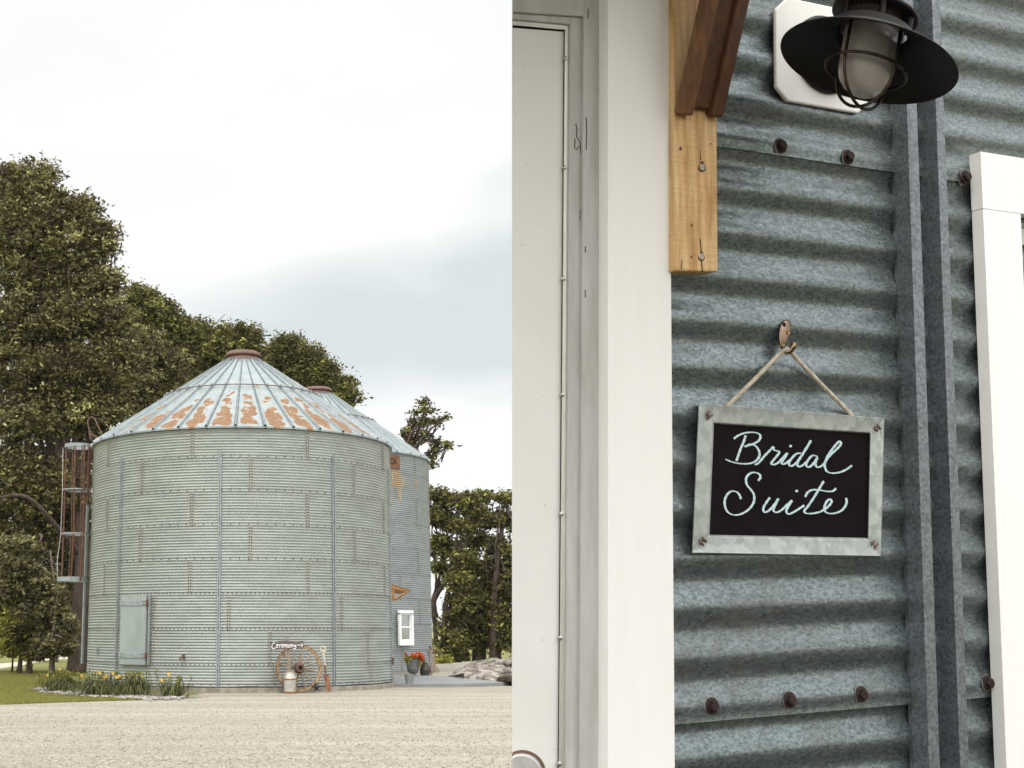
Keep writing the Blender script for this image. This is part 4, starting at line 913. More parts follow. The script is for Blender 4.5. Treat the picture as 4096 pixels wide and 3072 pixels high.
tree('oak_tree', 'tallest oak at the left edge, its thick dark trunk beside the bin ladder', [(312, 2692), (318, 2500), (330, 2300), (320, 2100), (250, 1850), (180, 1500), (110, 1100)], 51,
     [(60, 760, 90, 125), (150, 730, 80, 80), (190, 850, 110, 100), (330, 850, 75, 70), (60, 950, 130, 130), (270, 980, 150, 120), (400, 960, 72, 90), (120, 1120, 150, 90), (350, 1120, 110, 90), (445, 1120, 45, 55), (40, 1290, 160, 120),
      (250, 1290, 170, 110), (420, 1270, 110, 100), (60, 1480, 150, 120), (250, 1500, 170, 130), (440, 1460, 140, 120), (560, 1400, 110, 100, 3), (110, 1680, 190, 95), (360, 1640, 150, 110), (520, 1580, 140, 110, 3), (680, 1480, 90, 80, 4),
      (60, 1880, 150, 120), (230, 1950, 130, 110), (90, 2080, 160, 110, 2), (260, 2150, 120, 120, 2), (335, 1860, 60, 90, 1), (340, 2120, 45, 130, 2), (345, 2350, 40, 120, 2), (60, 2250, 120, 90, 3), (230, 2330, 110, 90, 3)], 190000, .09, 'oak', 'bark', 5, .40, 3.4,
     limbs=[[(325, 2230, 0), (240, 2120, -1), (110, 1990, -2), (0, 1990, -2), (.14, .05)], [(300, 2000, 0), (330, 1800, 0), (300, 1740, 0), (200, 1690, -1), (.2, .08)], [(320, 2060, 0), (180, 1930, 1), (60, 1860, 1), (.18, .06)], [(260, 1860, 0), (420, 1700, 1), (560, 1600, 2), (.2, .05)], [(180, 1500, 0), (330, 1350, 1), (420, 1200, 1), (.16, .04)]])
tree('oak_tree', 'broad yellow green oak behind the large bin, left of its roof peak', [(760, 2690), (750, 2200), (740, 1800), (770, 1500)], 64,
     [(560, 1210, 80, 75), (640, 1270, 80, 75), (520, 1330, 80, 90), (620, 1400, 110, 100), (735, 1330, 70, 70), (800, 1350, 75, 75), (720, 1450, 110, 100), (830, 1450, 95, 90), (900, 1370, 65, 70), (965, 1360, 55, 60), (940, 1450, 90, 90), (1005, 1400, 38, 75), (760, 1560, 120, 90), (620, 1560, 120, 110), (1010, 1340, 25, 30)], 80000, .10, 'green', 'bark', 8, .4, 3.5, limbs=())
tree('oak_tree', 'oak right of the roof peak, behind the cap of the far bin', [(1180, 2690), (1180, 2100), (1190, 1700), (1200, 1500)], 68,
     [(1100, 1420, 50, 50), (1145, 1380, 45, 45), (1190, 1410, 60, 60), (1230, 1440, 60, 65), (1150, 1480, 80, 70), (1240, 1520, 85, 75), (1300, 1480, 45, 50), (1330, 1560, 65, 60), (1395, 1530, 28, 22), (1400, 1580, 22, 40), (1375, 1600, 35, 30), (1070, 1460, 40, 50)], 36000, .10, 'green', 'bark', 9, .35, 3.)
tree('park_tree', 'sparse branch top of a tree rising behind the far bin roof', [(1560, 2690), (1570, 2200), (1600, 1900), (1660, 1780)], 66,
     [(1700, 1612, 20, 16), (1712, 1640, 16, 20), (1660, 1655, 14, 14), (1690, 1680, 20, 18), (1640, 1700, 22, 22), (1620, 1725, 18, 16), (1735, 1690, 22, 14), (1770, 1675, 16, 13), (1700, 1740, 22, 16), (1650, 1760, 26, 16), (1730, 1760, 20, 12), (1765, 1772, 20, 13), (1800, 1785, 16, 12), (1745, 1800, 18, 12), (1735, 1835, 12, 16), (1740, 1860, 9, 9)], 2600, .10, 'green', 'bark', 12, .3, 1.2, clump=.24)
grp = 'trees standing beyond the pond bank'
def gtree(lb, trunk, Y, lobes, n, seed, r0, **k): lobes = [(x, y, a * (.66 if y < 2280 else .9), b * (.46 if y < 2280 else .78)) for x, y, a, b in lobes]; n = int(n * .62); tree('park_tree', lb, trunk, Y, lobes, n, .105, k.pop('fol', 'green'), 'bark', seed, r0, 3., group=grp, **k)
gtree('leaning dark double trunk tree right against the far bin edge', [(1748, 2655), (1740, 2500), (1728, 2420), (1760, 2300), (1770, 2150)], 66, [(1750, 1985, 50, 40), (1790, 2000, 45, 45), (1740, 2060, 50, 60), (1800, 2090, 50, 60), (1745, 2170, 45, 60), (1800, 2190, 50, 50), (1845, 2010, 25, 30), (1760, 2270, 30, 35)], 17000, 21, .14, limbs=[[(1740, 2470, 0), (1735, 2400, 0), (1790, 2310, 0), (1810, 2240, 0), (.2, .1)], [(1770, 2492, 1), (1730, 2495, 1), (.05, .03)]])
gtree('slim dark trunk tree just right of the open sky gap', [(1773, 2653), (1775, 2520), (1786, 2400), (1810, 2300), (1850, 2150)], 64, [(1870, 2000, 40, 45), (1900, 2050, 50, 60), (1860, 2110, 50, 60), (1835, 2330, 45, 55), (1850, 2230, 60, 55), (1840, 2420, 45, 50), (1765, 2510, 14, 18), (1810, 2470, 25, 30), (1820, 2560, 40, 50), (1790, 2600, 30, 30)], 19000, 22, .17)
gtree('leafy tree with a crown reaching low over its thick trunk', [(1855, 2648), (1858, 2560), (1870, 2400), (1890, 2200)], 66, [(1930, 1990, 50, 45), (1960, 2080, 60, 60), (1910, 2160, 60, 60), (1900, 2270, 65, 65), (1890, 2370, 60, 60), (1920, 2460, 65, 60), (1860, 2480, 45, 60), (1880, 2560, 40, 50)], 24000, 23, .24)
gtree('tree with twin trunks near the middle of the grove', [(1908, 2643), (1908, 2560), (1915, 2400), (1950, 2200)], 65, [(1960, 2400, 60, 60), (1970, 2480, 60, 60), (1930, 2560, 45, 45), (1985, 2300, 60, 60), (1990, 2180, 50, 60), (1965, 2550, 35, 40)], 21000, 24, .24, limbs=[[(1932, 2643, .5), (1930, 2540, .5), (1940, 2400, .5), (.2, .12)]])
gtree('brown trunk tree farthest right beside the corrugated wall', [(1974, 2640), (1974, 2540), (1985, 2300), (2010, 2100)], 64, [(2000, 1985, 40, 40), (2040, 2000, 30, 50), (2020, 2080, 45, 50), (2030, 2200, 45, 60), (2030, 2350, 40, 70), (2025, 2460, 45, 70), (2035, 2560, 45, 60), (2060, 2100, 40, 80), (2070, 2300, 40, 100), (2070, 2500, 40, 80)], 20000, 25, .22, limbs=[[(1996, 2639, .4), (1994, 2530, .4), (2000, 2400, .4), (.14, .1)]])
# small trees on the lawn at the left
tree('feathery_tree', 'feathery drooping tree in front of the dark oak crown', [(210, 2690), (212, 2560), (222, 2400), (200, 2200)], 47, [(60, 2190, 80, 45), (130, 2185, 40, 30), (90, 2270, 90, 60), (60, 2360, 90, 60), (150, 2340, 70, 60), (170, 2440, 60, 60), (120, 2420, 60, 40), (215, 2420, 40, 80), (250, 2520, 50, 60), (200, 2560, 50, 50), (60, 2280, 60, 60)], 26000, .085, 'feather', 'bark2', 31, .085, 2.0, clump=.24)
tree('maple_tree', 'small bright green maple with two dark trunks on the lawn', [(75, 2687), (84, 2620), (90, 2520)], 49.5, [(70, 2430, 30, 40), (60, 2500, 45, 45), (110, 2500, 55, 45), (150, 2540, 50, 40), (70, 2560, 60, 40), (120, 2585, 60, 30), (95, 2460, 40, 35), (50, 2590, 30, 30)], 16000, .085, 'bright', 'bark', 32, .11, 1.8, clump=.24, tbias=.15)
tree('maple_tree', 'dark straight trunk tree standing right of the small bright maple', [(118, 2689), (116, 2600), (114, 2500)], 49, [(130, 2600, 40, 30), (150, 2480, 50, 50), (100, 2540, 40, 40)], 5000, .085, 'green', 'bark', 33, .12, 1.4, clump=.24)
tree('young_tree', 'thin pole trunk tree at the far left on the lawn', [(48, 2682), (52, 2620), (54, 2560)], 50, [(20, 2500, 45, 60), (10, 2420, 40, 50), (-30, 2300, 60, 120)], 9000, .10, 'oak', 'bark', 34, .045, 1.4, clump=.26)
tree('young_tree', 'tall slim brown trunk beside the large oak at the left', [(205, 2690), (206, 2600), (218, 2480), (228, 2380)], 46.5, [(250, 2580, 35, 40), (180, 2600, 30, 30)], 3500, .085, 'feather', 'bark2', 35, .085, 1.2, clump=.2)
tree('park_tree', 'slender trunk tree beyond the path behind the oak', [(262, 2620), (262, 2500), (258, 2380)], 82, [(250, 2440, 50, 60), (290, 2500, 30, 60), (230, 2540, 40, 40)], 6000, .12, 'oak', 'bark', 36, .25, 2.)
tree('park_tree', 'dark trunk tree beyond the path left of the slender one', [(216, 2655), (218, 2560), (225, 2450)], 68, [(200, 2480, 50, 60), (170, 2380, 60, 60), (120, 2350, 60, 60)], 8000, .12, 'oak', 'bark', 37, .2, 2.)
# bushes
def bush(label, px, py, Y, rx, ry, n, fol, seed, leaf=.08):
    c = at(px, py + ry, Y); t = thing('bush', (c[0], c[1], max(c[2] - .05, 0)), label, 'bush', 'bushes at the far side of the yard'); crown('leaves', [(px, py, rx, ry)], Y, .7, n, leaf, M[fol], t, seed, .2, .2)
    MB().tube([(c[0], c[1], -.05), at(px, py, Y)], .03, 5).build('stem', M['bark'], t)
bush('tiny yellow green weed against the far bin edge', 1751, 2648, 62, 9, 9, 260, 'bright', 41); bush('yellow green weed at the foot of the slim dark trunk', 1788, 2641, 62, 9, 14, 380, 'bright', 42)
bush('brown shrub between the far bin and the slim trunk', 1744, 2610, 64, 18, 42, 1800, 'oak', 43, .09); bush('pale green field edge bush at the left border', 8, 2590, 80, 26, 26, 1600, 'bright', 44, .1)
bush('wide dark undergrowth bush below the leafy grove crown', 1830, 2625, 65, 40, 22, 2600, 'oak', 45, .1)
# ------------------------------------------------------------------ the corrugated wall close by
D0 = -1.578
Uu = nrm(ray(12838, 2022)); Vn = -nrm(ray(2480, -33600)); Vn = Vn if Vn[2] > 0 else -Vn
Nn = nrm(np.cross(Uu, Vn)); Nn = Nn if Nn @ Fv < 0 else -Nn
def W(px, py, w=0.): r = ray(px, py); return CAM + r * ((D0 + w) / (Nn @ r))
O0 = W(3072, 1536); Bm = np.linalg.inv(np.array([Uu, Vn, Nn]).T)
def loc(P): return Bm @ (np.asarray(P) - O0)
def Lw(u, v, w=0.): return O0 + Uu * u + Vn * v + Nn * w
def uv_(px, py, w=0.): return loc(W(px, py, w))
def same_u(pxf, wf, pxb, py): u = uv_(pxf, py, wf)[0]; return bis(lambda w_: uv_(pxb, py, w_)[0] - u, -.3, .3)
def pp(m, pts, w1, w0): return m.prism([W(x, y, w1) for x, y in pts], Nn * (w0 - w1))
def ubox(m, u0, u1, v0, v1, w0, w1): return m.prism([Lw(u0, v0, w1), Lw(u1, v0, w1), Lw(u1, v1, w1), Lw(u0, v1, w1)], Nn * (w0 - w1))
rL = ray(2048, 1536); rL = rL / (Nn @ rL)
def pp2(m, pts, w1, w0): return m.prism([W(x, y, w1) for x, y in pts], (rL + Uu * .12 * -1 * -1) * (w0 - w1) if False else rL * (w0 - w1) + Uu * .1 * (w1 - w0))
VG = bis(lambda v: Lw(0, v)[2] + .02, -3, 0); VT = 1.2
lamN, AN, VD = .0766, .0068, .3110
def wcor(v): return AN * math.sin(2 * PI * (v - VD) / lamN)
uL, uR = uv_(2630, 1536)[0], uv_(4096, 1536)[0] + .9
vT, vB = .393, -.535
wall = thing('steel_wall', Lw(.4, VG), 'galvanised corrugated steel wall with rusty hex bolts, close up beside the white door', 'wall')
def csheet(v0, v1, off, name):
    nv = int((v1 - v0) / lamN * 14); vs_ = np.linspace(v0, v1, nv + 1); us = np.linspace(uL, uR, 40); V = []
    for v in vs_:
        for i, u in enumerate(us):
            sm = min(1, max(0, (v - v0) / .024)); sm = sm * sm * (3 - 2 * sm); V.append(Lw(u, v, wcor(v) * sm + .0035 * (1 - sm) + off + .0007 * math.sin(u * 5.3 + v * 7) + .0005 * math.sin(u * 13 + v * 3.1)))
    Fc = [(j * 40 + i, j * 40 + i + 1, (j + 1) * 40 + i + 1, (j + 1) * 40 + i) for j in range(nv) for i in range(39)]
    m = MB().add(V, Fc)
    m.add([V[i] for i in range(40)] + [np.asarray(V[i]) - Nn * .003 for i in range(40)], [(i, i + 1, 41 + i, 40 + i) for i in range(39)])
    return m.build(name, M['galv_near'], wall, smooth=True, flat=60)
csheet(vT, VT, .0075, 'corrugated_sheet'); csheet(vB, vT + .04, .0035, 'corrugated_sheet'); csheet(VG, vB + .04, .0, 'corrugated_sheet')
M['stain_b'] = simple('stain_b', (.24, .25, .235), (.14, .12, .10), 160, .7, .3)
def hexbolt(px, py, off, light=True):
    v = uv_(px, py, .01)[1]; ww = wcor(v) + off; u, v, _ = uv_(px, py, ww + .006); P = Lw(u, v, ww)
    m = MB(); m.lathe([(.0128, -.001), (.0128, .0012), (.0095, .0028)], P, Nn, 24); m.lathe([(.0088, .002), (.0088, .0075), (.0072, .0088), (0, .0088)], P, Nn, 6)
    m.build('bolt', M['rust_bolt'], wall, smooth=True, flat=25)
    m = MB(); q = 26; V = []; ra = np.random.default_rng(int(px))
    for f in (0, 1):
        for j in range(q):
            t = 2 * PI * j / q; r = (.0148 + .001 * math.sin(3 * t + px)) * f + .012 * (1 - f); dv = -.001 * max(0, -math.sin(t)) ** 2 * f
            du, dvv = r * math.cos(t), r * math.sin(t) + dv; V.append(Lw(u + du, v + dvv, wcor(v + dvv) + off + .0009))
    m.add(V, [(j, (j + 1) % q, q + (j + 1) % q, q + j) for j in range(q)]); m.build('rust_stain', M['stain_b'], wall, smooth=True)
M['rust_bolt'] = simple('rust_bolt', (.05, .024, .019), (.016, .010, .009), 160, .8, .3, .3, 300, .001)
for x, y in ((3132, 579), (3402, 623), (3872, 704)): hexbolt(x, y, .0075)
for x, y in ((2858, 2826), (3169, 2801), (3457, 2778), (3963, 2733)): hexbolt(x, y, .0035)
# channel post
cb = .011; ub = uv_(3630, 2304, cb)[0]; hC = bis(lambda w_: uv_(3697, 2304, w_)[0] - ub, 0, .2)
u1 = uv_(3736, 2304, hC)[0]; u2 = uv_(3817, 2304, hC)[0]; u3 = uv_(3852, 2304, hC)[0]; t_ = .003
prof = [(ub + .004, .0), (ub, cb), (ub, hC - .003), (ub + .003, hC), (u1 - .002, hC), (u1, hC - .002), (u1, .002), (u1 + .001, .001), (u2 - .001, .001), (u2, .002), (u2, hC - .002), (u2 + .002, hC), (u3 - .003, hC), (u3, hC - .003), (u3, 0)]
m = MB(); V = [Lw(u, v, w_) for v in (VG, VT) for u, w_ in prof]; n = len(prof)
m.add(V, [(i, i + 1, n + i + 1, n + i) for i in range(n - 1)]); m.build('channel_post', M['galv_post'], wall)
# backing behind the sheets, cut back so that the wall's left end turns away from the yard
m = MB(); m.add([W(2056, 1536, -.05) * 0 + Lw(uv_(2070, 1536, -.06)[0], v, -.06) for v in (VG, VT)] + [Lw(uR, v, -.06) for v in (VT, VG)] + [Lw(uR, v, -.22) for v in (VG, VT)] + [Lw(uv_(2110, 1536, -.22)[0], v, -.22) for v in (VT, VG)],
      [(0, 1, 2, 3), (4, 5, 6, 7), (0, 7, 6, 1), (3, 2, 5, 4), (1, 6, 5, 2), (0, 3, 4, 7)]); m.build('backing', M['wood_grey'], wall)
# door: trim board, jamb, weather strip, door leaf, knob
YB, YT = 6200, -900
dr = thing('white_door', W(2300, YB, -.02), 'white painted door with its frame at the left end of the corrugated wall', 'door')
tw = .024; wA = same_u(2433, tw, 2398, 1536)
def vline(x0, x1): return lambda y: x0 + (x1 - x0) * y / 3072.       # a near vertical edge given at the top and the bottom of the photo
def strip(m, a, b, w1, w0, yt=(YT, YT), yb=YB):
    n = 1; return pp(m, [(a(yt[0]), yt[0]), (b(yt[1]), yt[1]), (b(yb), yb), (a(yb), yb)], w1, w0)
tl, tr_ = vline(2432.5, 2433), vline(2676.5, 2700.6)
m = MB(); strip(m, tl, tr_, tw, -.001 if wA > 0 else wA); m.build('trim_board', M['white_near'], dr, bevel=.0012)
if wA > 0: wA = 0.
jo, jm, ji, wi, gi = vline(2406, 2401), vline(2336, 2320), vline(2281, 2263), vline(2262, 2237), vline(2255, 2230)
hd = lambda x, a, b: a + (b - a) * (x - 2048) / 230.
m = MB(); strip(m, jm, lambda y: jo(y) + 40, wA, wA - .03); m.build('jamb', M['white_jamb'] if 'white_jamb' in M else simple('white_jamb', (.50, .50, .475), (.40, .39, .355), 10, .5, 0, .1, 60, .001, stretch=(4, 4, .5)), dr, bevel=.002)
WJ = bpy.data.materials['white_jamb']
m = MB(); strip(m, ji, lambda y: jm(y) + 12, wA - .007, wA - .035, (60, 60)); pp2(m, [(2048, 47), (2281, 66), (2281, 98), (2048, 77)], wA - .007, wA - .035); m.build('jamb_stop', WJ, dr, bevel=.002)
m = MB(); pp2(m, [(2048, YT), (2400, YT), (2400, 62), (2336, 66), (2048, 47)], wA - .001, wA - .03); m.build('head_jamb', WJ, dr, bevel=.002)
m = MB(); strip(m, wi, ji, wA - .011, wA - .0125, (118, 98)); pp2(m, [(2048, 77), (2281, 99), (2262, 119), (2048, 99)], wA - .0115, wA - .0135); m.build('weather_strip', simple('alu', (.62, .60, .55), (.50, .47, .42), 20, .35, .5, stretch=(30, 30, .3)), dr)
m = MB(); pp2(m, [(2049, 80), (2300, 90), (2300, YB), (2049, YB)], wA - .024, wA - .034); m.build('gap', M['void'], dr)
m = MB(); pp2(m, [(2048, 111), (2255, 127), (gi(YB), YB), (2048, YB)], wA - .0165, wA - .0235)
def door_mat():
    m_, t, b = new_mat('door_paint'); v = coords(t)
    c = ramp(t, noise(t, v, 3, 5), [(.3, (.72, .705, .665)), (.7, (.79, .78, .745))])
    c = mixc(t, ramp(t, noise(t, v, 90, 3, .8), [(.69, (0, 0, 0)), (.74, (.8, .8, .8))]), c, (.30, .22, .15)); t.links.new(c, b.inputs['Base Color'])
    b.inputs['Roughness'].default_value = .5; bump(t, b, noise(t, v, 220, 3), .1, .001); return m_
m.build('door_leaf', door_mat(), dr)
for y in (233, 670, 1115, 1579, 2056, 2552, 3056):
    x = wi(y) + 1; m = MB(); m.lathe([(.0034, -.002), (.0034, .0004), (.002, .0012), (0, .0014)], W(x, y, wA - .010), nrm(Nn - Uu * .6), 14); m.build('screw', M['screw'] if 'screw' in M else simple('screw', (.5, .49, .46), (.35, .34, .32), 200, .3, .8), dr, smooth=True); M['screw'] = bpy.data.materials['screw']
def arc(cx, cy, r, x0, n=26):
    P = [(cx + r * math.sin(a), cy - r * math.cos(a)) for a in np.linspace(-1.7, 2.2, n)]; P = [(max(x, x0), y) for x, y in P]
    return P + [(x0, cy + r * .6)]
m = MB(); pp2(m, arc(2088, 3100, 96, 2048), wA - .012, wA - .018); m.build('knob_plate', M['chip'] if 'chip' in M else tintmat('chip', [(0, (.12, .05, .025)), (1, (.12, .05, .025))]), dr, bevel=.001)
m = MB(); pp2(m, arc(2086, 3102, 84, 2048), wA - .005, wA - .014); m.build('knob_rose', simple('steel', (.75, .75, .73), (.62, .62, .60), 60, .35, .7), dr, bevel=.002)
# paint drips and cracks on the jamb
m = MB()
for P in ([(2303, 495), (2308, 520), (2306, 545), (2318, 565), (2322, 600), (2326, 640), (2326, 680), (2324, 705)], [(2300, 555), (2298, 590), (2305, 600), (2315, 585)], [(2344, 468), (2347, 520), (2345, 600)], [(2320, 838), (2322, 860), (2318, 880)], [(2342, 985), (2341, 1010)], [(2341, 1160), (2342, 1190)], [(2302, 20), (2306, 28), (2302, 36)], [(2352, 35), (2354, 55), (2350, 72)]):
    q = [W(x, y, wA + (.0004 if x > 2338 else -.0068)) for x, y in P]; m.tube(q, .0009, 5)
m.build('paint_cracks', M['rust_dark'], dr)
# awning bracket in raw wood
WD = lambda n_, a, b, sc=9: simple(n_, a, b, sc, .7, 0, .35, 60, .002, stretch=(9, 9, .8))
M['pine'] = WD('pine', (.62, .40, .19), (.38, .20, .075)); M['pine_dark'] = WD('pine_dark', (.115, .046, .014), (.055, .022, .008)); M['pine_mid'] = WD('pine_mid', (.20, .09, .03), (.10, .042, .015))
def pine_mat():
    m_, t, b = new_mat('pine_near'); v = coords(t, (9, 9, .9)); n1 = noise(t, v, 6, 6, .6, .6)
    wv = N_(t, 'ShaderNodeTexWave'); wv.inputs['Scale'].default_value = 3.2; wv.inputs['Distortion'].default_value = 5; wv.inputs['Detail'].default_value = 3; wv.bands_direction = 'X'; t.links.new(coords(t, (8, 8, .9)), wv.inputs['Vector'])
    c = ramp(t, n1, [(.32, (.50, .27, .10)), (.5, (.72, .46, .21)), (.7, (.85, .63, .34))]); c = mixc(t, math_(t, 'MULTIPLY', wv.outputs[1], .3), c, (.40, .20, .07))
    saw = ramp(t, noise(t, coords(t, (3, 3, 40)), 8, 3), [(.35, (.78, .74, .7)), (.65, (1, 1, 1))]); c = mixc(t, .6, c, saw, 'MULTIPLY')
    kn = ramp(t, noise(t, coords(t), 11, 2), [(.68, (0, 0, 0)), (.76, (1, 1, 1))]); c = mixc(t, math_(t, 'MULTIPLY', kn, .7), c, (.16, .07, .03))
    t.links.new(c, b.inputs['Base Color']); b.inputs['Roughness'].default_value = .7; bump(t, b, n1, .3, .002); return m_
M['pine'] = pine_mat()
wF = bis(lambda w_: uv_(2780, 1085, w_)[1] - uv_(2780, 1104, .008)[1], .0, .2)
wF = max(.02, wF)
br = thing('awning_bracket', W(2785, 1085, 0), 'raw timber awning bracket on the wall between the white door and the wall lamp', 'bracket')
m = MB(); pp(m, [(2694.5, YT), (2860, YT), (2873, 1086), (2697.5, 1083)], wF, .006); m.build('upright', M['pine'], br, bevel=.003)
P0 = W(2723, 458, wF + .002)
al = bis(lambda a: (lambda q: (q - proj(P0))[0] / (q - proj(P0))[1] - (102 / -458.))(proj(P0 + .2 * (math.cos(a) * Vn + math.sin(a) * Nn))), -.2, 1.3)
dB = nrm(math.cos(al) * Vn + math.sin(al) * Nn); eB = nrm(np.cross(Uu, dB)); eB = -eB if eB @ Nn < 0 else eB        # eB: outward and down
print('brace angle', math.degrees(al), 'wF', wF, 'wA', wA, 'hC', hC)
LB = .38 / max(.3, math.cos(al))
def plank(x0, x1, y0, e1, e0, name, mat):
    a, b = uv_(x0, y0, wF + .002)[0], uv_(x1, y0, wF + .002)[0]; v0 = uv_((x0 + x1) / 2, y0, wF + .002)[1]
    m = MB(); m.prism([Lw(a, v0, wF + .002) + eB * e1, Lw(b, v0, wF + .002) + eB * e1, Lw(b, v0, wF + .002) + eB * e1 + dB * LB, Lw(a, v0, wF + .002) + eB * e1 + dB * LB], eB * (e0 - e1)); return m.build(name, M[mat], br, bevel=.004)
plank(2698, 2749, 459, .016, -.004, 'brace_plank', 'pine_mid'); plank(2742, 2832, 434, .009, -.0035, 'brace_plank', 'pine_dark'); plank(2821, 2868, 466, .016, -.004, 'brace_plank', 'pine_dark')  # shade of the downward faces is put into these darker pine colours
M['screw2'] = simple('screw2', (.42, .38, .30), (.25, .2, .15), 200, .35, .8)
for x, y, w_, k in ((2806, 357, wF + .012, eB), (2809, 667, wF + .0005, Nn), (2806, 1026, wF + .0005, Nn)):
    m = MB(); m.lathe([(.0058, -.002), (.0058, .0004), (.004, .001), (.0018, .0002), (0, .0002)], W(x, y, w_), k, 16); m.build('screw', M['screw2'], br, smooth=True)
for P in ([(2810, 1086), (2806, 1050), (2804, 1032)], [(2806, 1010), (2801, 965), (2800, 950)], [(2802, 640), (2800, 600)], [(2724, 1075), (2728, 1040)]):
    m = MB(); m.tube([W(x, y, wF + .0003) for x, y in P], [.0009] * (len(P) - 1) + [.0003], 5); m.build('crack', M['void'], br)
for x, y, r in ((2722, 594, 5), (2767, 901, 4), (2766, 1028, 4), (2843, 575, 3), (2808, 667, 15), (2806, 1026, 13)):
    m = MB(); m.add([W(x + r * math.cos(a) * (1 + .25 * math.sin(3 * a)), y + r * 1.5 * math.sin(a), wF + .00035) for a in np.linspace(0, 2 * PI, 15)[:-1]], [tuple(range(14))]); m.build('knot', M['pine_dark'], br)
# awning roof above the frame, carried by the bracket
ar = thing('awning_roof', Lw(uv_(2785, 0)[0], 1.0, .3), 'wooden awning roof over the white door, above the timber bracket', 'awning')
m = MB(); ua, ubb = uv_(2120, 0)[0] - .75, uv_(2900, 0)[0]; m.prism([Lw(ua, .87, .012), Lw(ubb, .87, .012), Lw(ubb, .80, .60), Lw(ua, .80, .60)], Vn * .02); m.build('roof_boards', M['pine_mid'], ar)
m = MB(); m.prism([Lw(ua, .80, .601), Lw(ubb, .80, .601), Lw(ubb, .80, .62), Lw(ua, .80, .62)], Vn * .09); m.build('fascia', M['pine'], ar)
# white window at the right edge
wb_ = .0118; hW = bis(lambda w_: uv_(3994, 2304, w_)[0] - uv_(3946, 2304, wb_)[0], 0, .2); uW = uv_(3994, 2304, hW)[0]
wn = thing('white_window', Lw(uW + .3, -.2), 'white painted wooden window frame at the right end of the corrugated wall', 'window')
ui = uv_(4083, 860, hW)[0]; vt0 = uv_(3928, 607, hW)[1]; vt1 = uv_(4083, 853, hW)[1]; uE = uW + .75; vb1 = -1.05
m = MB(); ubox(m, uW, uE, vt1, vt0, wb_, hW); m.build('top_casing', M['white_near'], wn)
m = MB(); ubox(m, uW + .0005, ui, vb1, vt1 - .001, wb_, hW - .0002); m.build('side_casing', M['white_near'], wn)
m = MB(); ubox(m, uE - (ui - uW), uE, vb1, vt1 - .001, wb_, hW - .0002); m.build('side_casing', M['white_near'], wn)
m = MB(); ubox(m, uW, uE, vb1 - .12, vb1 - .001, wb_, hW + .01); m.build('sill', M['white_near'], wn, bevel=.001)
m = MB(); u0_, u1_ = ui + .0015, uE - (ui - uW) - .0015
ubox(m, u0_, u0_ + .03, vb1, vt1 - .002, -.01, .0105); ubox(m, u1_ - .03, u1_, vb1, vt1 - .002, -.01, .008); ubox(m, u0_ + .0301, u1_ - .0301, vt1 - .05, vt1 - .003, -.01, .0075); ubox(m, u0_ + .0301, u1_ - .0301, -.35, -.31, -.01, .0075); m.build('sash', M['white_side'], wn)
m = MB(); ubox(m, u0_ + .02, u1_ - .02, vb1, vt1 - .01, -.006, -.003); m.build('pane', M['glass'], wn)
m = MB(); ubox(m, u0_, u1_, vb1, vt1, -.05, -.045); m.build('dark_room', M['void'], wn)
# coat hook
hk = thing('coat_hook', W(3140, 1330, .01), 'small polished brass coat hook screwed to the corrugated wall', 'hook')
q3 = lambda x, y: (3000 + x * .1808, 1240 + y * .1808)
o_ = [(795, 212), (850, 222), (895, 265), (918, 330), (915, 430), (895, 520), (860, 610), (820, 680), (790, 750), (760, 830), (745, 885), (715, 890), (680, 850), (650, 760), (632, 660), (628, 550), (640, 450), (665, 360), (705, 275), (745, 228)]
def inset(P, f): c = np.mean(P, 0); return [tuple(c + (np.array(p) - c) * f) for p in P]
m = MB(); R_ = [[W(*q3(*p), .008) for p in o_], [W(*q3(*p), .0135) for p in o_], [W(*q3(*p), .0165) for p in inset(o_, .86)]]; n = len(o_)
m.add(sum(R_, []), [(i + k * n, (i + 1) % n + k * n, (i + 1) % n + (k + 1) * n, i + (k + 1) * n) for k in range(2) for i in range(n)] + [tuple(range(2 * n, 3 * n))])
M['brass'] = simple('brass', (.27, .195, .135), (.20, .14, .10), 20, .2, 1.)
m.build('backplate', M['brass'], hk, smooth=True, flat=50)
m = MB(); m.tube(smooth_line([W(*q3(*p), w_) for p, w_ in (((725, 760), .013), ((725, 820), .0155), ((745, 880), .021), ((790, 925), .027), ((850, 930), .031), ((910, 880), .034), ((950, 810), .036), ((968, 750), .036), ((972, 722), .036))], 5), [.0034] * 12 + list(np.linspace(.0035, .0058, 26)) + [.0052, .0035, .0005], 12); m.build('arm', M['brass'], hk, smooth=True, flat=0)
for x, y in ((757, 325), (842, 495)): m = MB(); m.lathe([(.0036, -.001), (.0036, .0004), (.0028, .0012), (.0012, .0002), (0, .0002)], W(*q3(x, y), .0166), Nn, 14); m.build('screw', simple('brass_screw', (.45, .27, .08), (.2, .1, .04), 300, .3, .9) if x > 800 else M['void'], hk, smooth=True)
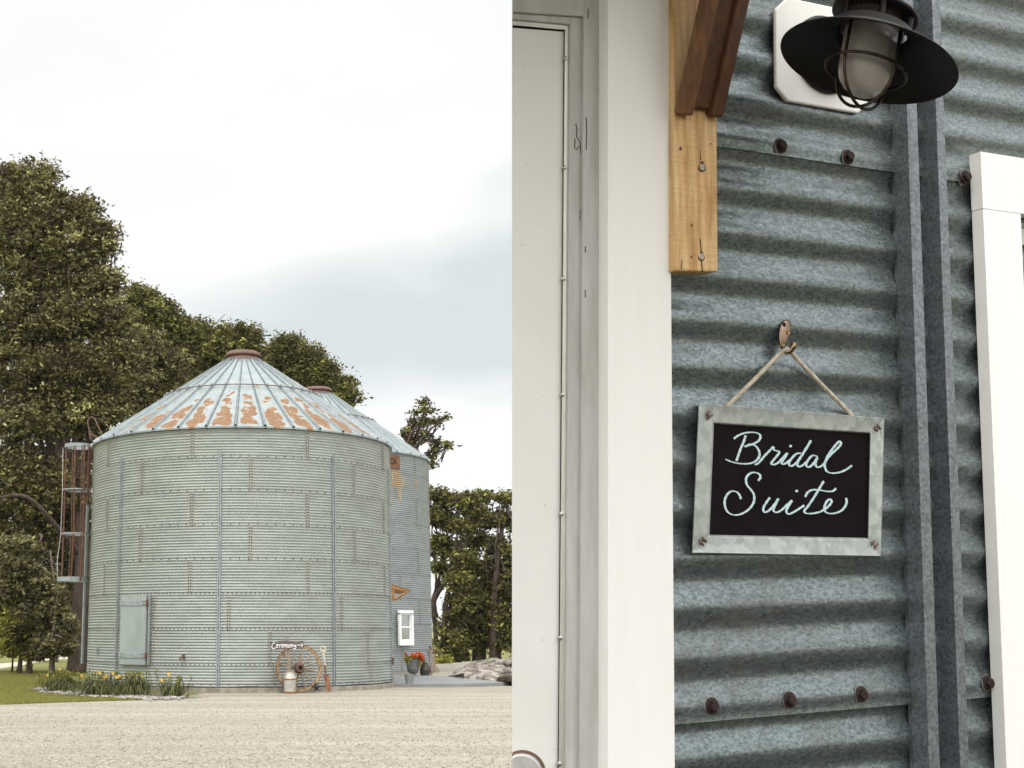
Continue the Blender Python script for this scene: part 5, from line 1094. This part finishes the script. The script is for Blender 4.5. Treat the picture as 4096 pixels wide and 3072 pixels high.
# chalkboard sign
q4 = lambda x, y: (2740 + x * .39787, 1580 + y * .39787)
hs = thing('hanging_sign', W(3160, 1950, .012), 'black chalkboard reading Bridal Suite in a galvanised frame hanging from the hook', 'sign')
OUT = [q4(135, 83), q4(2007, 232), q4(1972, 1627), q4(67, 1592)]; INN = [q4(292, 292), q4(1855, 390), q4(1834, 1437), q4(247, 1405)]
def quadf(f): return [tuple(np.array(a) * (1 - f) + np.array(b) * f) for a, b in zip(OUT, INN)]
WB = .017
def bezel_side(i):
    j = (i + 1) % 4; lv_ = [(0, WB - .007), (0, WB + .004), (.05, WB + .0068), (.12, WB + .0062), (.84, WB + .0062), (.93, WB + .005), (1., WB + .0005)]
    V = []
    for f, w_ in lv_: Q = quadf(f); V += [W(*Q[i], w_), W(*Q[j], w_)]
    return MB().add(V, [(2 * k, 2 * k + 1, 2 * k + 3, 2 * k + 2) for k in range(len(lv_) - 1)]).build('frame_side', M['galv_frame'], hs, smooth=True, flat=35)
for i in range(4): bezel_side(i)
m = MB(); pp(m, quadf(.97), WB, WB - .006); cbm = simple('chalkboard', (.010, .0065, .0072), (.0065, .0043, .005), 30, .9, 0, .1, 300, .0005); cbm.node_tree.nodes['Principled BSDF'].inputs['Specular IOR Level'].default_value = .12; m.build('chalkboard', cbm, hs)
BR = [[(610, 405), (590, 470), (560, 540), (535, 610), (517, 665)], [(490, 440), (540, 405), (610, 380), (690, 376), (745, 392), (757, 430), (728, 470), (670, 497), (598, 520)],
 [(598, 520), (660, 495), (712, 515), (745, 565), (745, 620), (705, 668), (640, 690), (560, 690), (480, 675), (405, 645)],
 [(700, 700), (740, 682), (800, 612), (850, 560), (890, 518)], [(888, 520), (900, 555), (948, 570), (925, 612), (885, 660), (868, 690), (890, 700), (930, 685), (975, 640), (1030, 582)],
 [(1030, 582), (1000, 635), (972, 680), (985, 695), (1020, 682), (1050, 655)], [(1062, 508), (1060, 518)],
 [(1165, 585), (1120, 592), (1070, 640), (1045, 690), (1065, 715), (1110, 690), (1160, 630), (1210, 550), (1268, 455)], [(1268, 455), (1215, 545), (1165, 620), (1132, 680), (1140, 720), (1180, 708), (1222, 672)],
 [(1335, 620), (1285, 608), (1240, 650), (1218, 705), (1245, 725), (1290, 690), (1330, 632)], [(1332, 628), (1312, 680), (1322, 722), (1360, 720), (1400, 690)],
 [(1395, 700), (1430, 640), (1480, 585), (1540, 530), (1568, 490), (1555, 465), (1525, 490), (1470, 560), (1422, 640), (1405, 710), (1425, 765), (1475, 785), (1550, 778), (1620, 750), (1680, 707)],
 [(735, 862), (757, 830), (745, 795), (695, 778), (645, 795), (615, 840), (622, 900), (660, 950), (692, 1000), (693, 1070), (655, 1135), (590, 1185), (510, 1207), (440, 1185), (405, 1130), (400, 1060), (425, 1000), (470, 967), (520, 975), (550, 1010), (562, 1048)],
 [(855, 1030), (815, 1085), (787, 1140), (800, 1178), (845, 1160), (895, 1105), (940, 1040)], [(940, 1040), (910, 1100), (888, 1155), (915, 1180), (965, 1160), (1020, 1110), (1078, 1058)],
 [(1078, 1058), (1045, 1110), (1018, 1165), (1040, 1197), (1090, 1178), (1145, 1145), (1200, 1108)], [(1122, 960), (1124, 970)],
 [(1395, 865), (1345, 950), (1290, 1040), (1235, 1120), (1200, 1165), (1220, 1190), (1290, 1190), (1370, 1172)], [(1208, 1025), (1235, 978), (1290, 952), (1370, 958), (1435, 970), (1485, 965), (1520, 938)],
 [(1365, 1172), (1430, 1130), (1472, 1080), (1462, 1048), (1430, 1065), (1405, 1115), (1405, 1165), (1445, 1190), (1510, 1188), (1575, 1160), (1615, 1110), (1625, 1065), (1618, 1035)]]
m = MB(); zoff = 0
for st in BR:
    P = [np.array(p) for p in smooth_line(st, 7)]; n = len(P); V = []; dot = n < 4 and len(st) == 2
    for i, p in enumerate(P):
        d = nrm(P[min(i + 1, n - 1)] - P[max(i - 1, 0)]); nn_ = np.array([-d[1], d[0]]); hwid = (5.5 + 7.5 * abs(d[1] * .85 + d[0] * -.2)) * (1 - .45 * (i == 0 or i == n - 1)) * (1 + .12 * math.sin(i * 1.3)) * (1.25 if dot else 1)
        w_ = WB + .0005 + zoff + i * 3e-6; V += [W(*q4(*(p - nn_ * hwid)), w_), W(*q4(*(p + nn_ * hwid)), w_)]
    if dot: V = []; c_ = (P[0] + P[-1]) / 2; V = [W(*q4(c_[0] + 15 * math.cos(a), c_[1] + 13 * math.sin(a)), WB + .0005 + zoff) for a in np.linspace(0, 2 * PI, 13)[:-1]]; m.add(V, [tuple(range(12))])
    else: m.add(V, [(2 * k, 2 * k + 1, 2 * k + 3, 2 * k + 2) for k in range(n - 1)])
    zoff += .00008
def chalk_mat():
    m_, t, b = new_mat('chalk'); c = ramp(t, noise(t, coords(t, (40, 40, 14)), 9, 6, .7), [(.32, (.34, .46, .50)), (.5, (.52, .66, .69)), (.7, (.68, .80, .81))]); t.links.new(c, b.inputs['Base Color']); b.inputs['Roughness'].default_value = .8; return m_
m.build('lettering', chalk_mat(), hs)
stap = [((215, 215), (240, 170), (222, 240), (262, 205)), ((1900, 320), (1935, 365), (1930, 295), (1965, 340)), ((140, 1460), (182, 1508), (170, 1430), (212, 1475)), ((1870, 1510), (1905, 1465), (1900, 1545), (1935, 1495))]
for s4 in stap:
    m = MB()
    for a, b in ((s4[0], s4[1]), (s4[2], s4[3])): m.tube([W(*q4(*a), WB + .0055), W(*q4(*((a[0] + b[0]) / 2, (a[1] + b[1]) / 2)), WB + .0088), W(*q4(*b), WB + .0055)], .0019, 6)
    m.build('corner_staple', M['rust_dark'], hs, smooth=True)
m = MB()
for s4 in stap:
    c_ = np.mean(s4, 0)
    for _ in range(110):
        p = c_ + rng.normal(0, 34, 2); s = rng.uniform(1.6, 3.6)
        m.add([W(*q4(p[0] + dx * s, p[1] + dy * s), WB + .0066) for dx, dy in ((-1, 0), (0, -1), (1, 0), (0, 1))], [(0, 1, 2, 3)])
m.build('corner_speckle', M['void'], hs)['kind'] = 'stuff'
def rope3(P, r, name):
    P = [np.asarray(p) for p in P]; L_ = [0]
    for a, b in zip(P, P[1:]): L_.append(L_[-1] + np.linalg.norm(b - a))
    n = int(L_[-1] / .0011); s = np.linspace(0, L_[-1], n); C_ = np.stack([np.interp(s, L_, [p[k] for p in P]) for k in range(3)], 1); m = MB()
    T = np.gradient(C_, axis=0); T /= np.linalg.norm(T, axis=1)[:, None]; A = np.cross(T, Nn); A /= np.linalg.norm(A, axis=1)[:, None]; B = np.cross(T, A)
    for k in range(3):
        ph = 2 * PI * k / 3 + s / .0125 * 2 * PI; m.tube(C_ + r * .55 * (np.cos(ph)[:, None] * A + np.sin(ph)[:, None] * B), r * .56, 5)
    m.build(name, M['rope'], hs, smooth=True, flat=0)
M['rope'] = simple('rope', (.66, .61, .51), (.44, .37, .27), 120, .9, 0, .3, 600, .0005)
rope3([W(2909, 1624, WB - .004), W(3025, 1512, .019), W(3110, 1424, .022), W(3132, 1404, .026), W(3147, 1397, .0315), W(3157, 1399, .0315), W(3164, 1409, .024), W(3200, 1450, .022), W(3300, 1553, .020), W(3409, 1664, WB - .004)], .0036, 'rope')
# ------------------------------------------------------------------ wall lamp
lm = thing('wall_lamp', W(3300, 230, .01), 'dark bronze caged barn lamp with frosted glass on a white octagonal plate', 'wall lamp')
wP = bis(lambda w_: uv_(3103, 200, w_)[0] - uv_(3089, 200, .0138)[0], .0, .2); print('wP', wP)
OC = [(3102, 35), (3152, -12), (3440, 50), (3481, 100), (3482, 405), (3436, 453), (3151, 404), (3106, 348)]
m = MB(); pp(m, OC, wP, .0138); m.build('mounting_plate', M['white_near'], lm, bevel=.003)
nL = np.array([.374, -.081, .924]); nL = nrm(nL); tL = 1.97
cL = CAM + ray(3467, 252) * tL; RL = .098 * tL / 1.45
aL = None
bet = bis(lambda b_: (lambda q: q[0] / q[1] + .17)(proj(cL + nrm(nL - b_ * Rv - 0 * Fv) * .05) - proj(cL)), -.3, .8)
aL = nrm(nL - bet * Rv); kpx = abs((proj(cL + aL * .05) - proj(cL))[1]) / .05 ; K_ = lambda k: k / kpx
print('lamp', 'beta', bet, 'kpx', kpx, 'loc', loc(cL), 'R', RL)
A_m = aL
pc_ = (uv_(3296, 222, wP)); m = MB(); rc = .070
m.lathe([(rc, 0), (rc, .006), (rc * .9, .014), (rc * .55, .02), (.0, .022)], Lw(pc_[0], pc_[1], wP), Nn, 40); m.build('canopy', M['black_metal'], lm, smooth=True)
m = MB(); m.tube(smooth_line([Lw(pc_[0], pc_[1] + .01, wP + .01), Lw(pc_[0], pc_[1] + .05, wP + .05), cL + A_m * K_(240) - Nn * .02, cL + A_m * K_(225)], 6), .011, 12); m.build('arm', M['black_metal'], lm, smooth=True)
r_ = RL
m = MB(); m.lathe([(r_, 0), (r_ * 1.005, K_(3)), (r_ * .99, K_(8)), (r_ * .80, K_(42)), (r_ * .62, K_(78)), (r_ * .48, K_(100)), (r_ * .47, K_(128)), (r_ * .44, K_(133)), (r_ * .40, K_(133)), (r_ * .40, K_(110)), (r_ * .45, K_(96)), (r_ * .60, K_(73)), (r_ * .78, K_(38)), (r_ * .975, K_(5)), (r_ * .98, K_(1))], cL, nL, 72, a=A_m, closed=True)
m.build('shade', M['black_metal'], lm, smooth=True, flat=0)
m = MB(); m.lathe([(r_ * .47, K_(182)), (r_ * .49, K_(186)), (r_ * .49, K_(196)), (r_ * .44, K_(203)), (r_ * .30, K_(206)), (.0, K_(215)), ], cL, nL, 64, a=A_m); m.build('top_cap', M['black_metal'], lm, smooth=True, flat=0)
m = MB(); m.lathe([(r_ * .30, K_(120)), (r_ * .30, K_(205))], cL, nL, 48, a=A_m); m.build('inner_sleeve', simple('sleeve', (.10, .08, .07), (.06, .05, .045), 9, .6), lm, smooth=True)
Xl = nrm(np.cross(nL, [0, 1, 0])); Yl_ = np.cross(nL, Xl)
def lp(r, t, k): return cL + A_m * K_(k) + r * (math.cos(t) * Xl + math.sin(t) * Yl_)
for k in range(6):
    t = .35 + k * PI / 3; m = MB(); m.tube([lp(r_ * .42, t, 122), lp(r_ * .42, t, 190)], .0048, 8); m.build('post', M['black_metal'], lm, smooth=True)
m = MB(); nm = 44
for k in range(nm):
    for sg_ in (-1, 1):
        t0 = 2 * PI * k / nm; m.tube([lp(r_ * .345, t0 + sg_ * q * .055, 122 + q * 14) for q in range(6)], .0007, 4)
m.build('wire_mesh', M['wire'], lm)
gl = MB(); rg = .0410 * RL / .133
gl.lathe([(rg, K_(118))] + [(rg, K_(q)) for q in (60, 10, -30)] + [(rg * math.cos(a), K_(-32) - rg * 1.0 * math.sin(a)) for a in np.linspace(.1, PI / 2, 14)], cL, nL, 48, a=A_m)
def frosted():
    m_, t, b = new_mat('frosted'); b.inputs['Base Color'].default_value = (.42, .36, .31, 1); b.inputs['Roughness'].default_value = .35; b.inputs['Transmission Weight'].default_value = .25; b.inputs['IOR'].default_value = 1.3
    t.links.new(ramp(t, noise(t, coords(t), 12, 3), [(.3, (.50, .46, .43)), (.7, (.66, .63, .60))]), b.inputs['Base Color']); return m_
gl.build('frosted_glass', frosted(), lm, smooth=True, flat=0)
m = MB(); m.tube([lp(0.0605 * RL / .133, t, -33) for t in np.linspace(0, 2 * PI, 65)[:-1]], .0026, 8, closed=True); m.build('guard_ring', M['wire'], lm, smooth=True, flat=0)
rgd = .052 * RL / .133
for t in (.55, .55 + PI / 2, ):
    P = [lp(rgd, t, 110), lp(rgd, t, 40), lp(rgd * 1.02, t, -33)] + [cL + A_m * (K_(-33) - rgd * 1.12 * math.sin(a)) + rgd * math.cos(a) * (math.cos(t) * Xl + math.sin(t) * Yl_) for a in np.linspace(.15, PI - .15, 22)] + [lp(-rgd * 1.02, t, -33), lp(-rgd, t, 40), lp(-rgd, t, 110)]
    m = MB(); m.tube(P, .0026, 8); m.build('guard_wire', M['wire'], lm, smooth=True, flat=0)

# ------------------------------------------------------------------ the air between here and the hills
m = MB(); m.box((0, 1850, 60), (5600, 4300, 124)); hz = m.build('haze', bpy.data.materials.new('air')); hz['kind'] = 'stuff'
a_ = bpy.data.materials['air']; a_.use_nodes = True; t = a_.node_tree; t.nodes.clear(); o_ = t.nodes.new('ShaderNodeOutputMaterial'); v_ = t.nodes.new('ShaderNodeVolumePrincipled')
v_.inputs['Color'].default_value = (.80, .90, .96, 1); v_.inputs['Density'].default_value = .0001; v_.inputs['Anisotropy'].default_value = .2; t.links.new(v_.outputs[0], o_.inputs['Volume'])
